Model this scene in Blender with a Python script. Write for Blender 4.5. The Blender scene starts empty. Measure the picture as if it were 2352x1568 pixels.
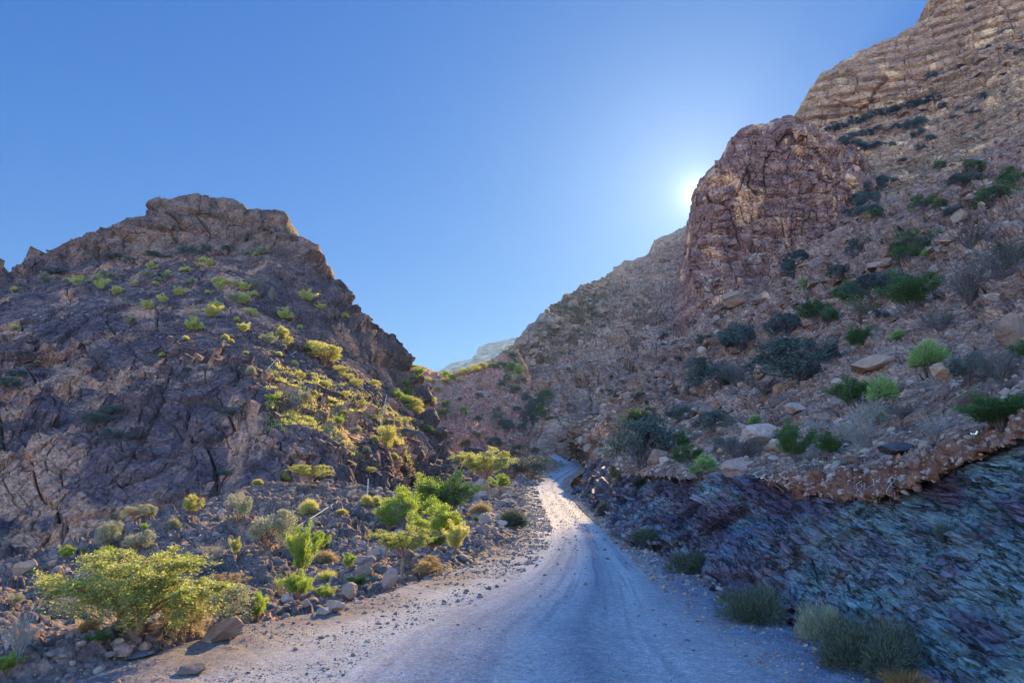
import bpy, math, random
import numpy as np
from mathutils import Vector, Matrix, Euler

# ------------------------------------------------------------------ camera, world, sun, exposure
S = bpy.context.scene
COL = S.collection
W0, H0, F0 = 2352.0, 1568.0, 1680.0        # measuring frame of the photograph and its focal length in the same units
CAMZ = 1.8
PITCH = math.atan(346 / F0)
cam_d = bpy.data.cameras.new("camera"); cam = bpy.data.objects.new("camera", cam_d); COL.objects.link(cam)
cam_d.sensor_width = 36; cam_d.lens = 36 * F0 / W0; cam_d.clip_start = 0.1; cam_d.clip_end = 20000
cam.location = (0, 0, CAMZ); cam.rotation_euler = (math.pi / 2 + PITCH, 0, 0)
S.camera = cam

def ray(px, py):
    a = (px - W0 / 2) / F0; b = (H0 / 2 - py) / F0
    cp, sp = math.cos(PITCH), math.sin(PITCH)
    return np.stack([a + 0 * b, cp - b * sp + 0 * a, sp + b * cp + 0 * a], -1)

def at(px, py, Y):
    """point seen at (px,py) of the photograph, Y metres ahead of the camera"""
    px = np.asarray(px, float); py = np.asarray(py, float); Y = np.asarray(Y, float)
    r = ray(px, py)
    return r * (Y / r[..., 1])[..., None] + np.array([0, 0, CAMZ])

SUNPX = (1605, 446)
sd = ray(np.float64(SUNPX[0]), np.float64(SUNPX[1])); sd = sd / np.linalg.norm(sd)
SUN_EL = math.asin(sd[2]); SUN_AZ = math.atan2(sd[0], sd[1])
world = bpy.data.worlds.new("World"); S.world = world; world.use_nodes = True
wt = world.node_tree; wn = wt.nodes; bg = wn["Background"]
sky = wn.new("ShaderNodeTexSky"); sky.sky_type = 'NISHITA'; sky.sun_disc = False
sky.sun_elevation = SUN_EL; sky.sun_rotation = SUN_AZ; sky.altitude = 1200
sky.air_density = 1.0; sky.dust_density = 0.35; sky.ozone_density = 2.5
hs = wn.new("ShaderNodeHueSaturation"); hs.inputs["Saturation"].default_value = 1.22
wt.links.new(sky.outputs[0], hs.inputs["Color"])
bw = wn.new("ShaderNodeRGBToBW"); wt.links.new(hs.outputs[0], bw.inputs[0])
pw = wn.new("ShaderNodeMath"); pw.operation = 'POWER'; pw.inputs[1].default_value = -0.45     # softer range between the bright and dark side of the sky
wt.links.new(bw.outputs[0], pw.inputs[0])
tint = wn.new("ShaderNodeVectorMath"); tint.operation = 'MULTIPLY'; tint.inputs[1].default_value = (0.165, 0.35, 0.545)
wt.links.new(hs.outputs[0], tint.inputs[0])
scl = wn.new("ShaderNodeVectorMath"); scl.operation = 'SCALE'
wt.links.new(tint.outputs[0], scl.inputs[0]); wt.links.new(pw.outputs[0], scl.inputs["Scale"])
# the sun's own aureole in the sky around its direction
geo = wn.new("ShaderNodeTexCoord"); dt = wn.new("ShaderNodeVectorMath"); dt.operation = 'DOT_PRODUCT'
nrm = wn.new("ShaderNodeVectorMath"); nrm.operation = 'NORMALIZE'; wt.links.new(geo.outputs["Generated"], nrm.inputs[0])
wt.links.new(nrm.outputs[0], dt.inputs[0]); dt.inputs[1].default_value = tuple(sd)
ac = wn.new("ShaderNodeMath"); ac.operation = 'ARCCOSINE'; wt.links.new(dt.outputs["Value"], ac.inputs[0])
def lobe(width, amp):
    m = wn.new("ShaderNodeMath"); m.operation = 'MULTIPLY'; m.inputs[1].default_value = -1 / math.radians(width); wt.links.new(ac.outputs[0], m.inputs[0])
    e = wn.new("ShaderNodeMath"); e.operation = 'EXPONENT'; wt.links.new(m.outputs[0], e.inputs[0])
    f = wn.new("ShaderNodeMath"); f.operation = 'MULTIPLY'; f.inputs[1].default_value = amp; wt.links.new(e.outputs[0], f.inputs[0]); return f.outputs[0]
l1, l2 = lobe(0.65, 5.0), lobe(6.5, 1.7)
lc1 = wn.new("ShaderNodeVectorMath"); lc1.operation = 'SCALE'; lc1.inputs[0].default_value = (1.0, 0.97, 0.86); wt.links.new(l1, lc1.inputs["Scale"])
lc2 = wn.new("ShaderNodeVectorMath"); lc2.operation = 'SCALE'; lc2.inputs[0].default_value = (0.8, 0.86, 1.0); wt.links.new(l2, lc2.inputs["Scale"])
ad = wn.new("ShaderNodeVectorMath"); wt.links.new(scl.outputs[0], ad.inputs[0]); wt.links.new(lc1.outputs[0], ad.inputs[1])
ad2 = wn.new("ShaderNodeVectorMath"); wt.links.new(ad.outputs[0], ad2.inputs[0]); wt.links.new(lc2.outputs[0], ad2.inputs[1])
# pale band of dusty air low over the horizon
sx = wn.new("ShaderNodeSeparateXYZ"); wt.links.new(nrm.outputs[0], sx.inputs[0])
hm = wn.new("ShaderNodeMath"); hm.operation = 'MULTIPLY'; hm.inputs[1].default_value = -6.5; wt.links.new(sx.outputs[2], hm.inputs[0])
he = wn.new("ShaderNodeMath"); he.operation = 'EXPONENT'; wt.links.new(hm.outputs[0], he.inputs[0])
hmin = wn.new("ShaderNodeMath"); hmin.operation = 'MINIMUM'; wt.links.new(he.outputs[0], hmin.inputs[0]); hmin.inputs[1].default_value = 1
hc = wn.new("ShaderNodeVectorMath"); hc.operation = 'SCALE'; hc.inputs[0].default_value = (0.5, 0.6, 0.2); wt.links.new(hmin.outputs[0], hc.inputs["Scale"])
ad3 = wn.new("ShaderNodeVectorMath"); wt.links.new(ad2.outputs[0], ad3.inputs[0]); wt.links.new(hc.outputs[0], ad3.inputs[1]); ad2 = ad3
# added fill light: unseen sky half away from the sun, boosted and warmed
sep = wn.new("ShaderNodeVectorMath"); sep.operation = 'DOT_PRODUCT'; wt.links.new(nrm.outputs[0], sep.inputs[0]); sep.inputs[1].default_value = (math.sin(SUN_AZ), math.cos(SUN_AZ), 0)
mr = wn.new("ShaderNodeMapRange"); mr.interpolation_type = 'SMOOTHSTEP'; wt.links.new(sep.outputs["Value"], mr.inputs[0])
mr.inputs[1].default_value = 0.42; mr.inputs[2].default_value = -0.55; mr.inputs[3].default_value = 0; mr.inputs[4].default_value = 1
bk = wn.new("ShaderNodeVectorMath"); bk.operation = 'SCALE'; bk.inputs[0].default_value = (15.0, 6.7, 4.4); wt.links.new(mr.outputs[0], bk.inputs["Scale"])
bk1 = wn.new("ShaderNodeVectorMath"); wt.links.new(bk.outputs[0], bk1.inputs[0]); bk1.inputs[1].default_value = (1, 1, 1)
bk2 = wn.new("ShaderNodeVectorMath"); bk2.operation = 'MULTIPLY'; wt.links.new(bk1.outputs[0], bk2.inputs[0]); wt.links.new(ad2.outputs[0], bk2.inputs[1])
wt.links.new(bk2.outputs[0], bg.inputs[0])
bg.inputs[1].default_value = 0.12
sun_d = bpy.data.lights.new("sun", 'SUN'); sun = bpy.data.objects.new("sun", sun_d); COL.objects.link(sun)
sun_d.energy = 5.0; sun_d.angle = math.radians(0.6); sun_d.color = (1.0, 0.73, 0.35)
sun.rotation_euler = Vector((-sd[0], -sd[1], -sd[2])).to_track_quat('-Z', 'Y').to_euler()
S.view_settings.view_transform = 'Standard'; S.view_settings.look = 'None'
S.view_settings.exposure = 1.6; S.view_settings.gamma = 1
S.cycles.use_denoising = True
S.cycles.max_bounces = 5; S.cycles.diffuse_bounces = 3; S.cycles.transmission_bounces = 3; S.cycles.volume_bounces = 1
S.cycles.sample_clamp_indirect = 6

# ------------------------------------------------------------------ noise
def _h(ix, iy, iz, seed):
    h = (ix.astype(np.uint32) * np.uint32(374761393)) ^ (iy.astype(np.uint32) * np.uint32(668265263)) ^ \
        (iz.astype(np.uint32) * np.uint32(2147483647 - 131)) ^ np.uint32((seed * 2654435761) & 0xffffffff)
    h = (h ^ (h >> np.uint32(13))) * np.uint32(1274126177)
    h = (h ^ (h >> np.uint32(15))) * np.uint32(2246822519)
    h = h ^ (h >> np.uint32(14))
    return (h & np.uint32(0xffffff)).astype(np.float32) / np.float32(0x1000000)

def vnoise(P, seed=0):
    P = np.asarray(P, np.float32)
    I = np.floor(P).astype(np.int32); f = P - I
    w = f * f * f * (f * (f * 6 - 15) + 10)
    out = 0
    for dx in (0, 1):
        wx = w[:, 0] if dx else 1 - w[:, 0]
        for dy in (0, 1):
            wy = w[:, 1] if dy else 1 - w[:, 1]
            for dz in (0, 1):
                wz = w[:, 2] if dz else 1 - w[:, 2]
                out = out + _h(I[:, 0] + dx, I[:, 1] + dy, I[:, 2] + dz, seed) * wx * wy * wz
    return out * 2 - 1

def fbm(P, oct=4, seed=0, gain=0.5, lac=2.03):
    a, s, n = 1.0, 0, 0
    for o in range(oct):
        s = s + a * vnoise(P * lac ** o + 17.3 * o, seed + o); n += a; a *= gain
    return s / n

def ridged(P, oct=4, seed=0, gain=0.55, lac=2.1):
    a, s, n = 1.0, 0, 0
    for o in range(oct):
        s = s + a * (1 - np.abs(vnoise(P * lac ** o + 7.7 * o, seed + o))); n += a; a *= gain
    return s / n * 2 - 1

def worley(P, seed=0):
    """F1, F2, random of the nearest cell, plus a random tilt across the cell"""
    P = np.asarray(P, np.float32)
    I = np.floor(P - 0.5).astype(np.int32)
    F1 = np.full(len(P), 9, np.float32); F2 = F1.copy(); R = np.zeros(len(P), np.float32); T = R.copy()
    for dx in (0, 1):
        for dy in (0, 1):
            for dz in (0, 1):
                a, b, c = I[:, 0] + dx, I[:, 1] + dy, I[:, 2] + dz
                j1, j2, j3 = _h(a, b, c, seed), _h(a, b, c, seed + 1), _h(a, b, c, seed + 2)
                x = P[:, 0] - (a + .1 + .8 * j1); y = P[:, 1] - (b + .1 + .8 * j2); z = P[:, 2] - (c + .1 + .8 * j3)
                d = np.sqrt(x * x + y * y + z * z)
                near = d < F1
                F2 = np.where(near, F1, np.minimum(F2, d)); F1 = np.where(near, d, F1)
                r = (j1 * 7.13 + j2 * 3.7) % 1
                tl = x * (j2 * 2 - 1) + y * (j3 * 2 - 1) + z * (j1 * 2 - 1)
                R = np.where(near, r, R); T = np.where(near, tl, T)
    return F1, F2, R, T

def sstep(a, b, x):
    t = np.clip((x - a) / (b - a), 0, 1); return t * t * (3 - 2 * t)

def blocks(P, size, stretch, amp, seed, crack=0.5, tilt=1.2, warp=0.35, cw=0.10):
    """fractured rock: every cell stands out by its own amount and leans its own way, with cracks between the cells"""
    Q = P / size / np.asarray(stretch, np.float32)
    Wp = np.stack([vnoise(Q * 1.3, seed + 11), vnoise(Q * 1.3 + 31, seed + 12), vnoise(Q * 1.3 + 57, seed + 13)], -1)
    F1, F2, R, T = worley(Q + warp * Wp, seed)
    return amp * ((R - .5) + tilt * T - crack * (1 - sstep(0, cw, F2 - F1)))

# ------------------------------------------------------------------ mesh helpers
def mesh_np(name, V, Fq, attrs=None, smooth=True):
    V = np.ascontiguousarray(V, np.float32); Fq = np.ascontiguousarray(Fq, np.int32)
    m = bpy.data.meshes.new(name); k = Fq.shape[1]
    m.vertices.add(len(V)); m.vertices.foreach_set("co", V.ravel())
    m.loops.add(Fq.size); m.loops.foreach_set("vertex_index", Fq.ravel())
    m.polygons.add(len(Fq)); m.polygons.foreach_set("loop_start", np.arange(0, Fq.size, k, dtype=np.int32))
    m.polygons.foreach_set("loop_total", np.full(len(Fq), k, np.int32))
    m.polygons.foreach_set("use_smooth", np.full(len(Fq), smooth, bool))
    for an, av in (attrs or {}).items():
        a = m.attributes.new(an, 'FLOAT', 'POINT'); a.data.foreach_set("value", np.ascontiguousarray(av, np.float32))
    m.update(calc_edges=True)
    return m

def obj(name, me, mat, parent=None, loc=None):
    o = bpy.data.objects.new(name, me); COL.objects.link(o)
    if mat and not me.materials: me.materials.append(mat)
    if parent: o.parent = parent
    if loc is not None: o.location = loc
    return o

def tag(o, label=None, cat=None, group=None, kind=None):
    if label: o["label"] = label
    if cat: o["category"] = cat
    if group: o["group"] = group
    if kind: o["kind"] = kind
    return o

# ------------------------------------------------------------------ node helpers
class NT:
    def __init__(s, name):
        s.m = bpy.data.materials.new(name); s.m.use_nodes = True; s.t = s.m.node_tree; s.n = s.t.nodes
        s.b = s.n["Principled BSDF"]; s.out = s.n["Material Output"]; s.b.inputs["Specular IOR Level"].default_value = 0.25
        s.co = s.n.new("ShaderNodeTexCoord").outputs["Object"]
    def link(s, a, b): s.t.links.new(a, b)
    def val(s, sock, v):
        if hasattr(v, "is_output"): s.link(v, sock)
        else: sock.default_value = v
    def mapping(s, scale=(1, 1, 1), rot=(0, 0, 0), src=None, loc=(0, 0, 0)):
        n = s.n.new("ShaderNodeMapping"); n.inputs["Scale"].default_value = scale; n.inputs["Rotation"].default_value = rot
        n.inputs["Location"].default_value = loc
        s.link(src or s.co, n.inputs[0]); return n.outputs[0]
    def warped(s, amt, scale=.35):
        n = s.n.new("ShaderNodeTexNoise"); n.inputs["Scale"].default_value = scale; n.inputs["Detail"].default_value = 3; s.link(s.co, n.inputs["Vector"])
        m = s.n.new("ShaderNodeVectorMath"); m.operation = 'MULTIPLY_ADD'; s.link(n.outputs["Color"], m.inputs[0]); m.inputs[1].default_value = (amt * 2,) * 3; s.link(s.co, m.inputs[2]); return m.outputs[0]
    def noise(s, scale, detail=6, rough=.6, src=None, dist=0.0, w=None):
        n = s.n.new("ShaderNodeTexNoise"); n.inputs["Scale"].default_value = scale; n.inputs["Detail"].default_value = detail
        n.inputs["Roughness"].default_value = rough; n.inputs["Distortion"].default_value = dist
        s.link(src or s.co, n.inputs["Vector"]); return n.outputs["Fac"]
    def voro(s, scale, feat='F1', src=None, out="Distance"):
        n = s.n.new("ShaderNodeTexVoronoi"); n.feature = feat; n.inputs["Scale"].default_value = scale
        s.link(src or s.co, n.inputs["Vector"]); return n.outputs[out]
    def ramp(s, fac, stops, interp='LINEAR'):
        n = s.n.new("ShaderNodeValToRGB"); r = n.color_ramp; r.interpolation = interp
        while len(r.elements) > 1: r.elements.remove(r.elements[-1])
        r.elements[0].position = stops[0][0]; c = stops[0][1]; r.elements[0].color = (c[0], c[1], c[2], 1) if hasattr(c, '__len__') else (c, c, c, 1)
        for p, c in stops[1:]:
            e = r.elements.new(p); e.color = (c[0], c[1], c[2], 1) if hasattr(c, '__len__') else (c, c, c, 1)
        s.link(fac, n.inputs[0]); return n.outputs[0]
    def mix(s, fac, a, b, mode='MIX'):
        n = s.n.new("ShaderNodeMix"); n.data_type = 'RGBA'; n.blend_type = mode
        s.val(n.inputs[0], fac)
        for i, v in ((6, a), (7, b)):
            if hasattr(v, "is_output"): s.link(v, n.inputs[i])
            else: n.inputs[i].default_value = (v[0], v[1], v[2], 1)
        return n.outputs[2]
    def math(s, op, a, b=0.0, c=None):
        n = s.n.new("ShaderNodeMath"); n.operation = op; s.val(n.inputs[0], a); s.val(n.inputs[1], b)
        if c is not None: s.val(n.inputs[2], c)
        return n.outputs[0]
    def attr(s, name):
        n = s.n.new("ShaderNodeAttribute"); n.attribute_name = name; return n.outputs["Fac"]
    def bump(s, h, strength, dist, prev=None):
        n = s.n.new("ShaderNodeBump"); n.inputs["Strength"].default_value = strength; n.inputs["Distance"].default_value = dist
        s.link(h, n.inputs["Height"])
        if prev: s.link(prev, n.inputs["Normal"])
        return n.outputs[0]
    def done(s, color, normal=None, rough=.9):
        s.val(s.b.inputs["Base Color"], color); s.val(s.b.inputs["Roughness"], rough)
        if normal: s.link(normal, s.b.inputs["Normal"])
        return s.m

def rock_mat(name, cols, warm, patch=0.05, detail=1.0, bump=0.5, strata=None, warm_amt=(0.52, 0.62), bd=0.3, pale=None, veg=None, cap=None):
    """cols: three stops dark..light, warm: colour of freshly broken patches; patch / detail: frequencies per metre"""
    k = NT(name)
    warp = k.noise(patch * 1.2, 6, .65)
    big = k.noise(patch, 9, .68, dist=.6)
    st = k.mapping(strata[0], strata[1]) if strata else k.co
    mid = k.noise(detail * .35, 8, .7, src=st, dist=.3)
    f = k.math('ADD', k.math('MULTIPLY', mid, .75), k.math('MULTIPLY', big, .25))
    c = k.ramp(f, [(.36, cols[0]), (.5, cols[1]), (.63, cols[2])])
    vert = k.noise(patch * 2.3, 9, .7, src=k.mapping((1, 1, .45), loc=(31, 7, 3)), dist=.5)
    c = k.mix(k.ramp(vert, [(warm_amt[0], 0), (warm_amt[1], 1)]), c, k.mix(k.noise(detail, 5, .6), warm, [min(1, x * 1.45) for x in warm]))
    if pale:
        c = k.mix(k.ramp(k.noise(patch * 3.1, 8, .7, src=k.mapping((1, 1, .3), loc=(3, 71, 13))), [(.58, 0), (.66, .8)]), c, pale)
    if veg:
        vg = k.noise(detail * .5, 7, .75, src=k.mapping((1, 1, 1), loc=(5, 9, 77)))
        c = k.mix(k.ramp(vg, [(veg[0], 0), (veg[0] + .04, 1)]), c, veg[1])
    if cap:      # a bed of another colour above a certain height
        sz = k.n.new("ShaderNodeSeparateXYZ"); k.link(k.co, sz.inputs[0])
        zz = k.math('ADD', sz.outputs[2], k.math('MULTIPLY', warp, 8))
        mr = k.n.new("ShaderNodeMapRange"); k.link(zz, mr.inputs[0]); mr.inputs[1].default_value = cap[0] + 4; mr.inputs[2].default_value = cap[0] + 6
        c = k.mix(k.math('MULTIPLY', mr.outputs[0], .75), c, k.mix(k.ramp(mid, [(.4, 0), (.6, 1)]), cap[1], cap[2]))
    fine = k.noise(detail * 3.2, 7, .72, src=st)
    c = k.mix(.8, c, k.ramp(fine, [(.37, .38), (.5, 1), (.63, 1.75)]), 'MULTIPLY')
    cr = k.voro(detail * .8, 'DISTANCE_TO_EDGE', src=k.mapping((1, 1, .6)))
    h = k.math('ADD', k.math('MULTIPLY', fine, .6), k.math('MULTIPLY', k.ramp(cr, [(0, 0), (.08, 1)]), .25))
    h = k.math('ADD', h, k.math('MULTIPLY', mid, .8))
    jc = k.voro(detail * .33, 'DISTANCE_TO_EDGE', src=k.mapping((1, 1, .45), (.1, .2, 0), src=k.warped(.25 / detail)))
    h = k.math('ADD', h, k.math('MULTIPLY', k.ramp(jc, [(0, 0), (.045, 1)]), .9))
    return k.done(c, k.bump(h, bump, bd), .92)

# ------------------------------------------------------------------ hillsides lofted between measured contour lines
def smooth1(A, n):
    for _ in range(n):
        B = A.copy(); B[1:-1] = (A[:-2] + 2 * A[1:-1] + A[2:]) / 4; A = B
    return A

def loft(rows, nu, nv, back=(40, 30), under=None, byindex=False, crest_sm=0, row_sm=12, x=None):
    """rows: lists of (px, py, Y) from the crest down. Returns a grid (nv, nu, 3) of world points and v in 0..1 (0 = crest)."""
    R = []
    for i, r in enumerate(rows):
        r = np.array(r, float)
        if byindex:
            t = np.linspace(0, len(r) - 1, nu); k = np.arange(len(r))
            q = [np.interp(t, k, r[:, j]) for j in range(3)]
        else:
            x0, x1 = x or (rows[0][0][0], rows[0][-1][0])
            t = np.linspace(x0, x1, nu); q = [t, np.interp(t, r[:, 0], r[:, 1]), np.interp(t, r[:, 0], r[:, 2])]
        p = at(*q)
        sm = crest_sm if i == 0 else int(row_sm * (nu / 400.0) ** 2)
        R.append(smooth1(p, sm))
    R = np.array(R)
    seg = np.linalg.norm(np.diff(R, axis=0), axis=2).mean(1)
    mid = (R[1:, :, :] + R[:-1]) / 2
    seg = seg / np.sqrt(mid[..., 1].mean(1))          # a little denser near the camera
    n = np.maximum(6, (seg / seg.sum() * nv).astype(int))
    pts, vv = [], []
    for i in range(len(R) - 1):
        p0 = R[i - 1] if i > 0 else 2 * R[i] - R[i + 1]
        p1, p2 = R[i], R[i + 1]
        p3 = R[i + 2] if i + 2 < len(R) else 2 * R[i + 1] - R[i]
        last = i == len(R) - 2
        for s in np.linspace(0, 1, n[i] + (1 if last else 0), endpoint=last):
            c = .5 * ((2 * p1) + (-p0 + p2) * s + (2 * p0 - 5 * p1 + 4 * p2 - p3) * s * s + (-p0 + 3 * p1 - 3 * p2 + p3) * s ** 3)
            l = p1 * (1 - s) + p2 * s
            pts.append(.6 * c + .4 * l); vv.append((i + s) / (len(R) - 1))
    if under:
        b = pts[-1]
        for s in (0.5, 1.0):
            pts.append(b + np.array([under[0] * s, under[1] * s, under[2] * s])); vv.append(1.0)
    if back:
        bk = []
        for s in np.linspace(1, 0.04, 10):
            bk.append(R[0] + np.array([0, back[0] * s, -back[1] * s * s - .3 * s])); vv.insert(0, 0.0)
        pts = bk + pts
    return np.array(pts), np.array(vv)

def grid_normals(G):
    du = np.gradient(G, axis=1); dv = np.gradient(G, axis=0)
    n = np.cross(du, dv); n /= np.linalg.norm(n, axis=2, keepdims=True) + 1e-9
    toward = np.array([0, 0, 40.0]) + np.array([0, -30, 0]) - G
    s = np.sign((n * toward).sum(2).mean())
    return n * (s if s else 1)

def unit0(v): return v / (np.linalg.norm(v, axis=-1, keepdims=True) + 1e-9)
def grid_faces(nv, nu):
    i = np.arange(nv * nu).reshape(nv, nu)
    return np.stack([i[:-1, :-1], i[1:, :-1], i[1:, 1:], i[:-1, 1:]], -1).reshape(-1, 4)

def hillside(name, G, v, disp, mat, flat=False, up=None, kind="structure", label=None, crest_keep=.35, ufade=None):
    nv, nu = G.shape[:2]; N = grid_normals(G)
    if up: w_ = (up[2] * sstep(up[0], up[1], v))[:, None, None]; N = unit0(N * (1 - w_) + np.array([0, 0, 1.0]) * w_)
    P = G.reshape(-1, 3).astype(np.float32)
    d = disp(P, np.repeat(v, nu))
    fade = crest_keep + (1 - crest_keep) * sstep(0, .12, np.repeat(v, nu))
    if ufade: fade = fade * np.tile(np.interp(np.linspace(0, 1, nu), *ufade), nv)
    P2 = P + N.reshape(-1, 3) * (d * fade)[:, None]
    o = obj(name, mesh_np(name, P2, grid_faces(nv, nu), smooth=not flat), mat)
    tag(o, kind=kind, label=label)
    return o, P2.reshape(nv, nu, 3)

# ------------------------------------------------------------------ rock materials
M = {}
M['left'] = rock_mat("dark_varnished_limestone", [(0.031, 0.023, 0.029), (0.092, 0.060, 0.063), (0.200, 0.122, 0.102)], (0.311, 0.163, 0.099), patch=.045, detail=1.1, bump=.8, warm_amt=(.515, .58), bd=.35, cap=(40, (.085, .052, .042), (.23, .13, .088)))
M['tower'] = rock_mat("brown_cliff_limestone", [(0.110, 0.059, 0.048), (0.248, 0.134, 0.101), (0.368, 0.210, 0.140)], (0.534, 0.302, 0.156), patch=.03, detail=.5, bump=.9, warm_amt=(.55, .62), bd=.9, pale=(.42, .34, .28), strata=((.6, .6, 1.5), (0, 0, 0)))
M['ridge'] = rock_mat("grey_brown_ridge_limestone", [(0.144, 0.082, 0.064), (0.279, 0.168, 0.124), (0.405, 0.254, 0.180)], (0.468, 0.287, 0.176), patch=.025, detail=.45, bump=.9, warm_amt=(.60, .68), bd=.9, strata=((.5, .5, 1.6), (0, 0, 0)))
M['upper'] = rock_mat("pale_layered_limestone", [(0.153, 0.090, 0.061), (0.324, 0.201, 0.125), (0.450, 0.295, 0.179)], (0.558, 0.361, 0.190), patch=.018, detail=.4, bump=.9, warm_amt=(.54, .62), bd=1.0, strata=((.3, .3, 2.2), (.12, .08, 0)))
M['slope'] = rock_mat("grey_limestone_slope", [(0.092, 0.054, 0.040), (0.230, 0.134, 0.094), (0.396, 0.252, 0.176)], (0.460, 0.252, 0.140), patch=.06, detail=1.6, bump=.7, warm_amt=(.60, .67), bd=.25, strata=((.8, .8, 1.5), (.5, 0, .3)))
M['saddle'] = rock_mat("red_scree_slope", [(0.210, 0.073, 0.049), (0.380, 0.155, 0.102), (0.520, 0.249, 0.172)], (0.500, 0.172, 0.090), patch=.03, detail=1.0, bump=.8, warm_amt=(.56, .64), bd=.4)
M['bank'] = rock_mat("dark_stony_soil", [(0.068, 0.047, 0.044), (0.128, 0.087, 0.074), (0.230, 0.156, 0.122)], (0.357, 0.164, 0.089), patch=.22, detail=3.5, bump=.8, warm_amt=(.58, .66), bd=.08)
M['far'] = rock_mat("far_limestone", [(.20, .17, .14), (.30, .26, .21), (.38, .33, .26)], (.40, .34, .25), patch=.006, detail=.05, bump=.6, warm_amt=(.6, .7), bd=10, strata=((.3, .3, 2.5), (.05, 0, 0)))

# slate-like cut beside the road: thin beds dipping towards the camera, green, teal and purple
k = NT("foliated_green_purple_schist")
FD = np.array([.04, -.97, -.20]); FD /= np.linalg.norm(FD)          # direction the beds run
N1 = np.array([.25, -.35, .9]); N1 -= FD * (N1 @ FD); N1 /= np.linalg.norm(N1); N2 = np.cross(FD, N1)
cxyz = k.n.new("ShaderNodeCombineXYZ"); wv = k.warped(.10, .8)
for i_, (ax_, sc_) in enumerate(((FD, .42), (N1, 3.2), (N2, 1.6))):
    dn = k.n.new("ShaderNodeVectorMath"); dn.operation = 'DOT_PRODUCT'; k.link(wv, dn.inputs[0]); dn.inputs[1].default_value = tuple(ax_ * sc_); k.link(dn.outputs["Value"], cxyz.inputs[i_])
f2 = cxyz.outputs[0]
bands = k.noise(.34, 5, .6, src=f2, dist=.2)
c = k.ramp(bands, [(.34, (.11, .07, .10)), (.42, (.18, .125, .165)), (.48, (.15, .165, .215)), (.53, (.19, .27, .285)), (.60, (.27, .375, .355)), (.68, (.20, .18, .25))])
pt = k.noise(.35, 6, .7, src=k.mapping((1, 1, 1), loc=(4, 8, 1)))
sy = k.n.new("ShaderNodeSeparateXYZ"); k.link(k.co, sy.inputs[0])
zone = k.math('ADD', k.ramp(k.math('MULTIPLY', sy.outputs[1], .025), [(.28, 0), (.6, .13)]), k.math('ADD', pt, k.ramp(sy.outputs[2], [(0, .03), (.5, 0)])))
c = k.mix(k.ramp(zone, [(.50, 0), (.60, .85)]), c, k.ramp(bands, [(.4, (.13, .08, .10)), (.6, (.28, .195, .205))]))
c = k.mix(k.ramp(k.noise(1.1, 5, .7, src=k.mapping((1, .5, 1), src=f2, loc=(7, 7, 7))), [(.63, 0), (.70, .8)]), c, (.36, .21, .11))
stk = k.noise(4.5, 8, .78, src=f2)
stk2 = k.noise(13, 6, .75, src=f2)
c = k.mix(.6, c, k.ramp(stk, [(.34, .45), (.5, 1.0), (.66, 1.8)]), 'MULTIPLY')
c = k.mix(.5, c, k.ramp(stk2, [(.36, .5), (.5, 1.0), (.66, 1.8)]), 'MULTIPLY')
ln = k.math('ABSOLUTE', k.math('SUBTRACT', k.noise(1.5, 8, .62, src=f2), .5)); ln2 = k.math('ABSOLUTE', k.math('SUBTRACT', k.noise(4.2, 7, .62, src=k.mapping((1, 1, 1), src=f2, loc=(3, 3, 3))), .5))
c = k.mix(1, c, k.ramp(ln, [(0, .25), (.012, .4), (.02, 1)]), 'MULTIPLY')
c = k.mix(1, c, k.ramp(ln2, [(0, .35), (.015, .5), (.028, 1)]), 'MULTIPLY')
jn = k.voro(.8, 'DISTANCE_TO_EDGE', src=k.mapping((1, .6, 1), src=f2))
c = k.mix(.8, c, k.ramp(jn, [(0, .3), (.02, 1)]), 'MULTIPLY')
hh = k.math('ADD', stk, k.math('MULTIPLY', stk2, .5))
hh = k.math('ADD', hh, k.ramp(ln, [(0, 0), (.03, .7)]))
M['schist'] = k.done(c, k.bump(hh, 1.0, .09), .75)

# brown soil with stones
k = NT("red_brown_soil")
c = k.ramp(k.noise(2.2, 8, .7), [(.3, (.10, .042, .028)), (.5, (.20, .092, .055)), (.7, (.32, .19, .125))])
M['soil'] = k.done(c, k.bump(k.noise(14, 8, .75), .8, .05), .95)

# gravel road
k = NT("grey_gravel")
big = k.noise(.5, 6, .6)
grain = k.noise(34, 6, .8)
peb = k.voro(26, 'F1', out="Color")
pebd = k.voro(26, 'F1')
c = k.ramp(big, [(.3, (.225, .215, .225)), (.7, (.32, .30, .30))])
c = k.mix(k.attr("rut"), c, (.40, .375, .36))
c = k.mix(k.math('MULTIPLY', k.attr("streak"), .45), c, (.19, .19, .215))
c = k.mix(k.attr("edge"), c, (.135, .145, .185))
c = k.mix(k.math('MULTIPLY', k.attr("dirt"), .9), c, (.135, .10, .09))
c = k.mix(.9, c, k.ramp(grain, [(.34, .5), (.5, 1.0), (.66, 1.75)]), 'MULTIPLY')
c = k.mix(.6, c, k.ramp(k.noise(9, 8, .8), [(.36, .55), (.5, 1), (.64, 1.5)]), 'MULTIPLY')
h = k.math('ADD', k.math('MULTIPLY', grain, 1.0), k.math('MULTIPLY', k.noise(7, 6, .7), 1.2))
M['road'] = k.done(c, k.bump(h, .55, .035), .95)

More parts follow.
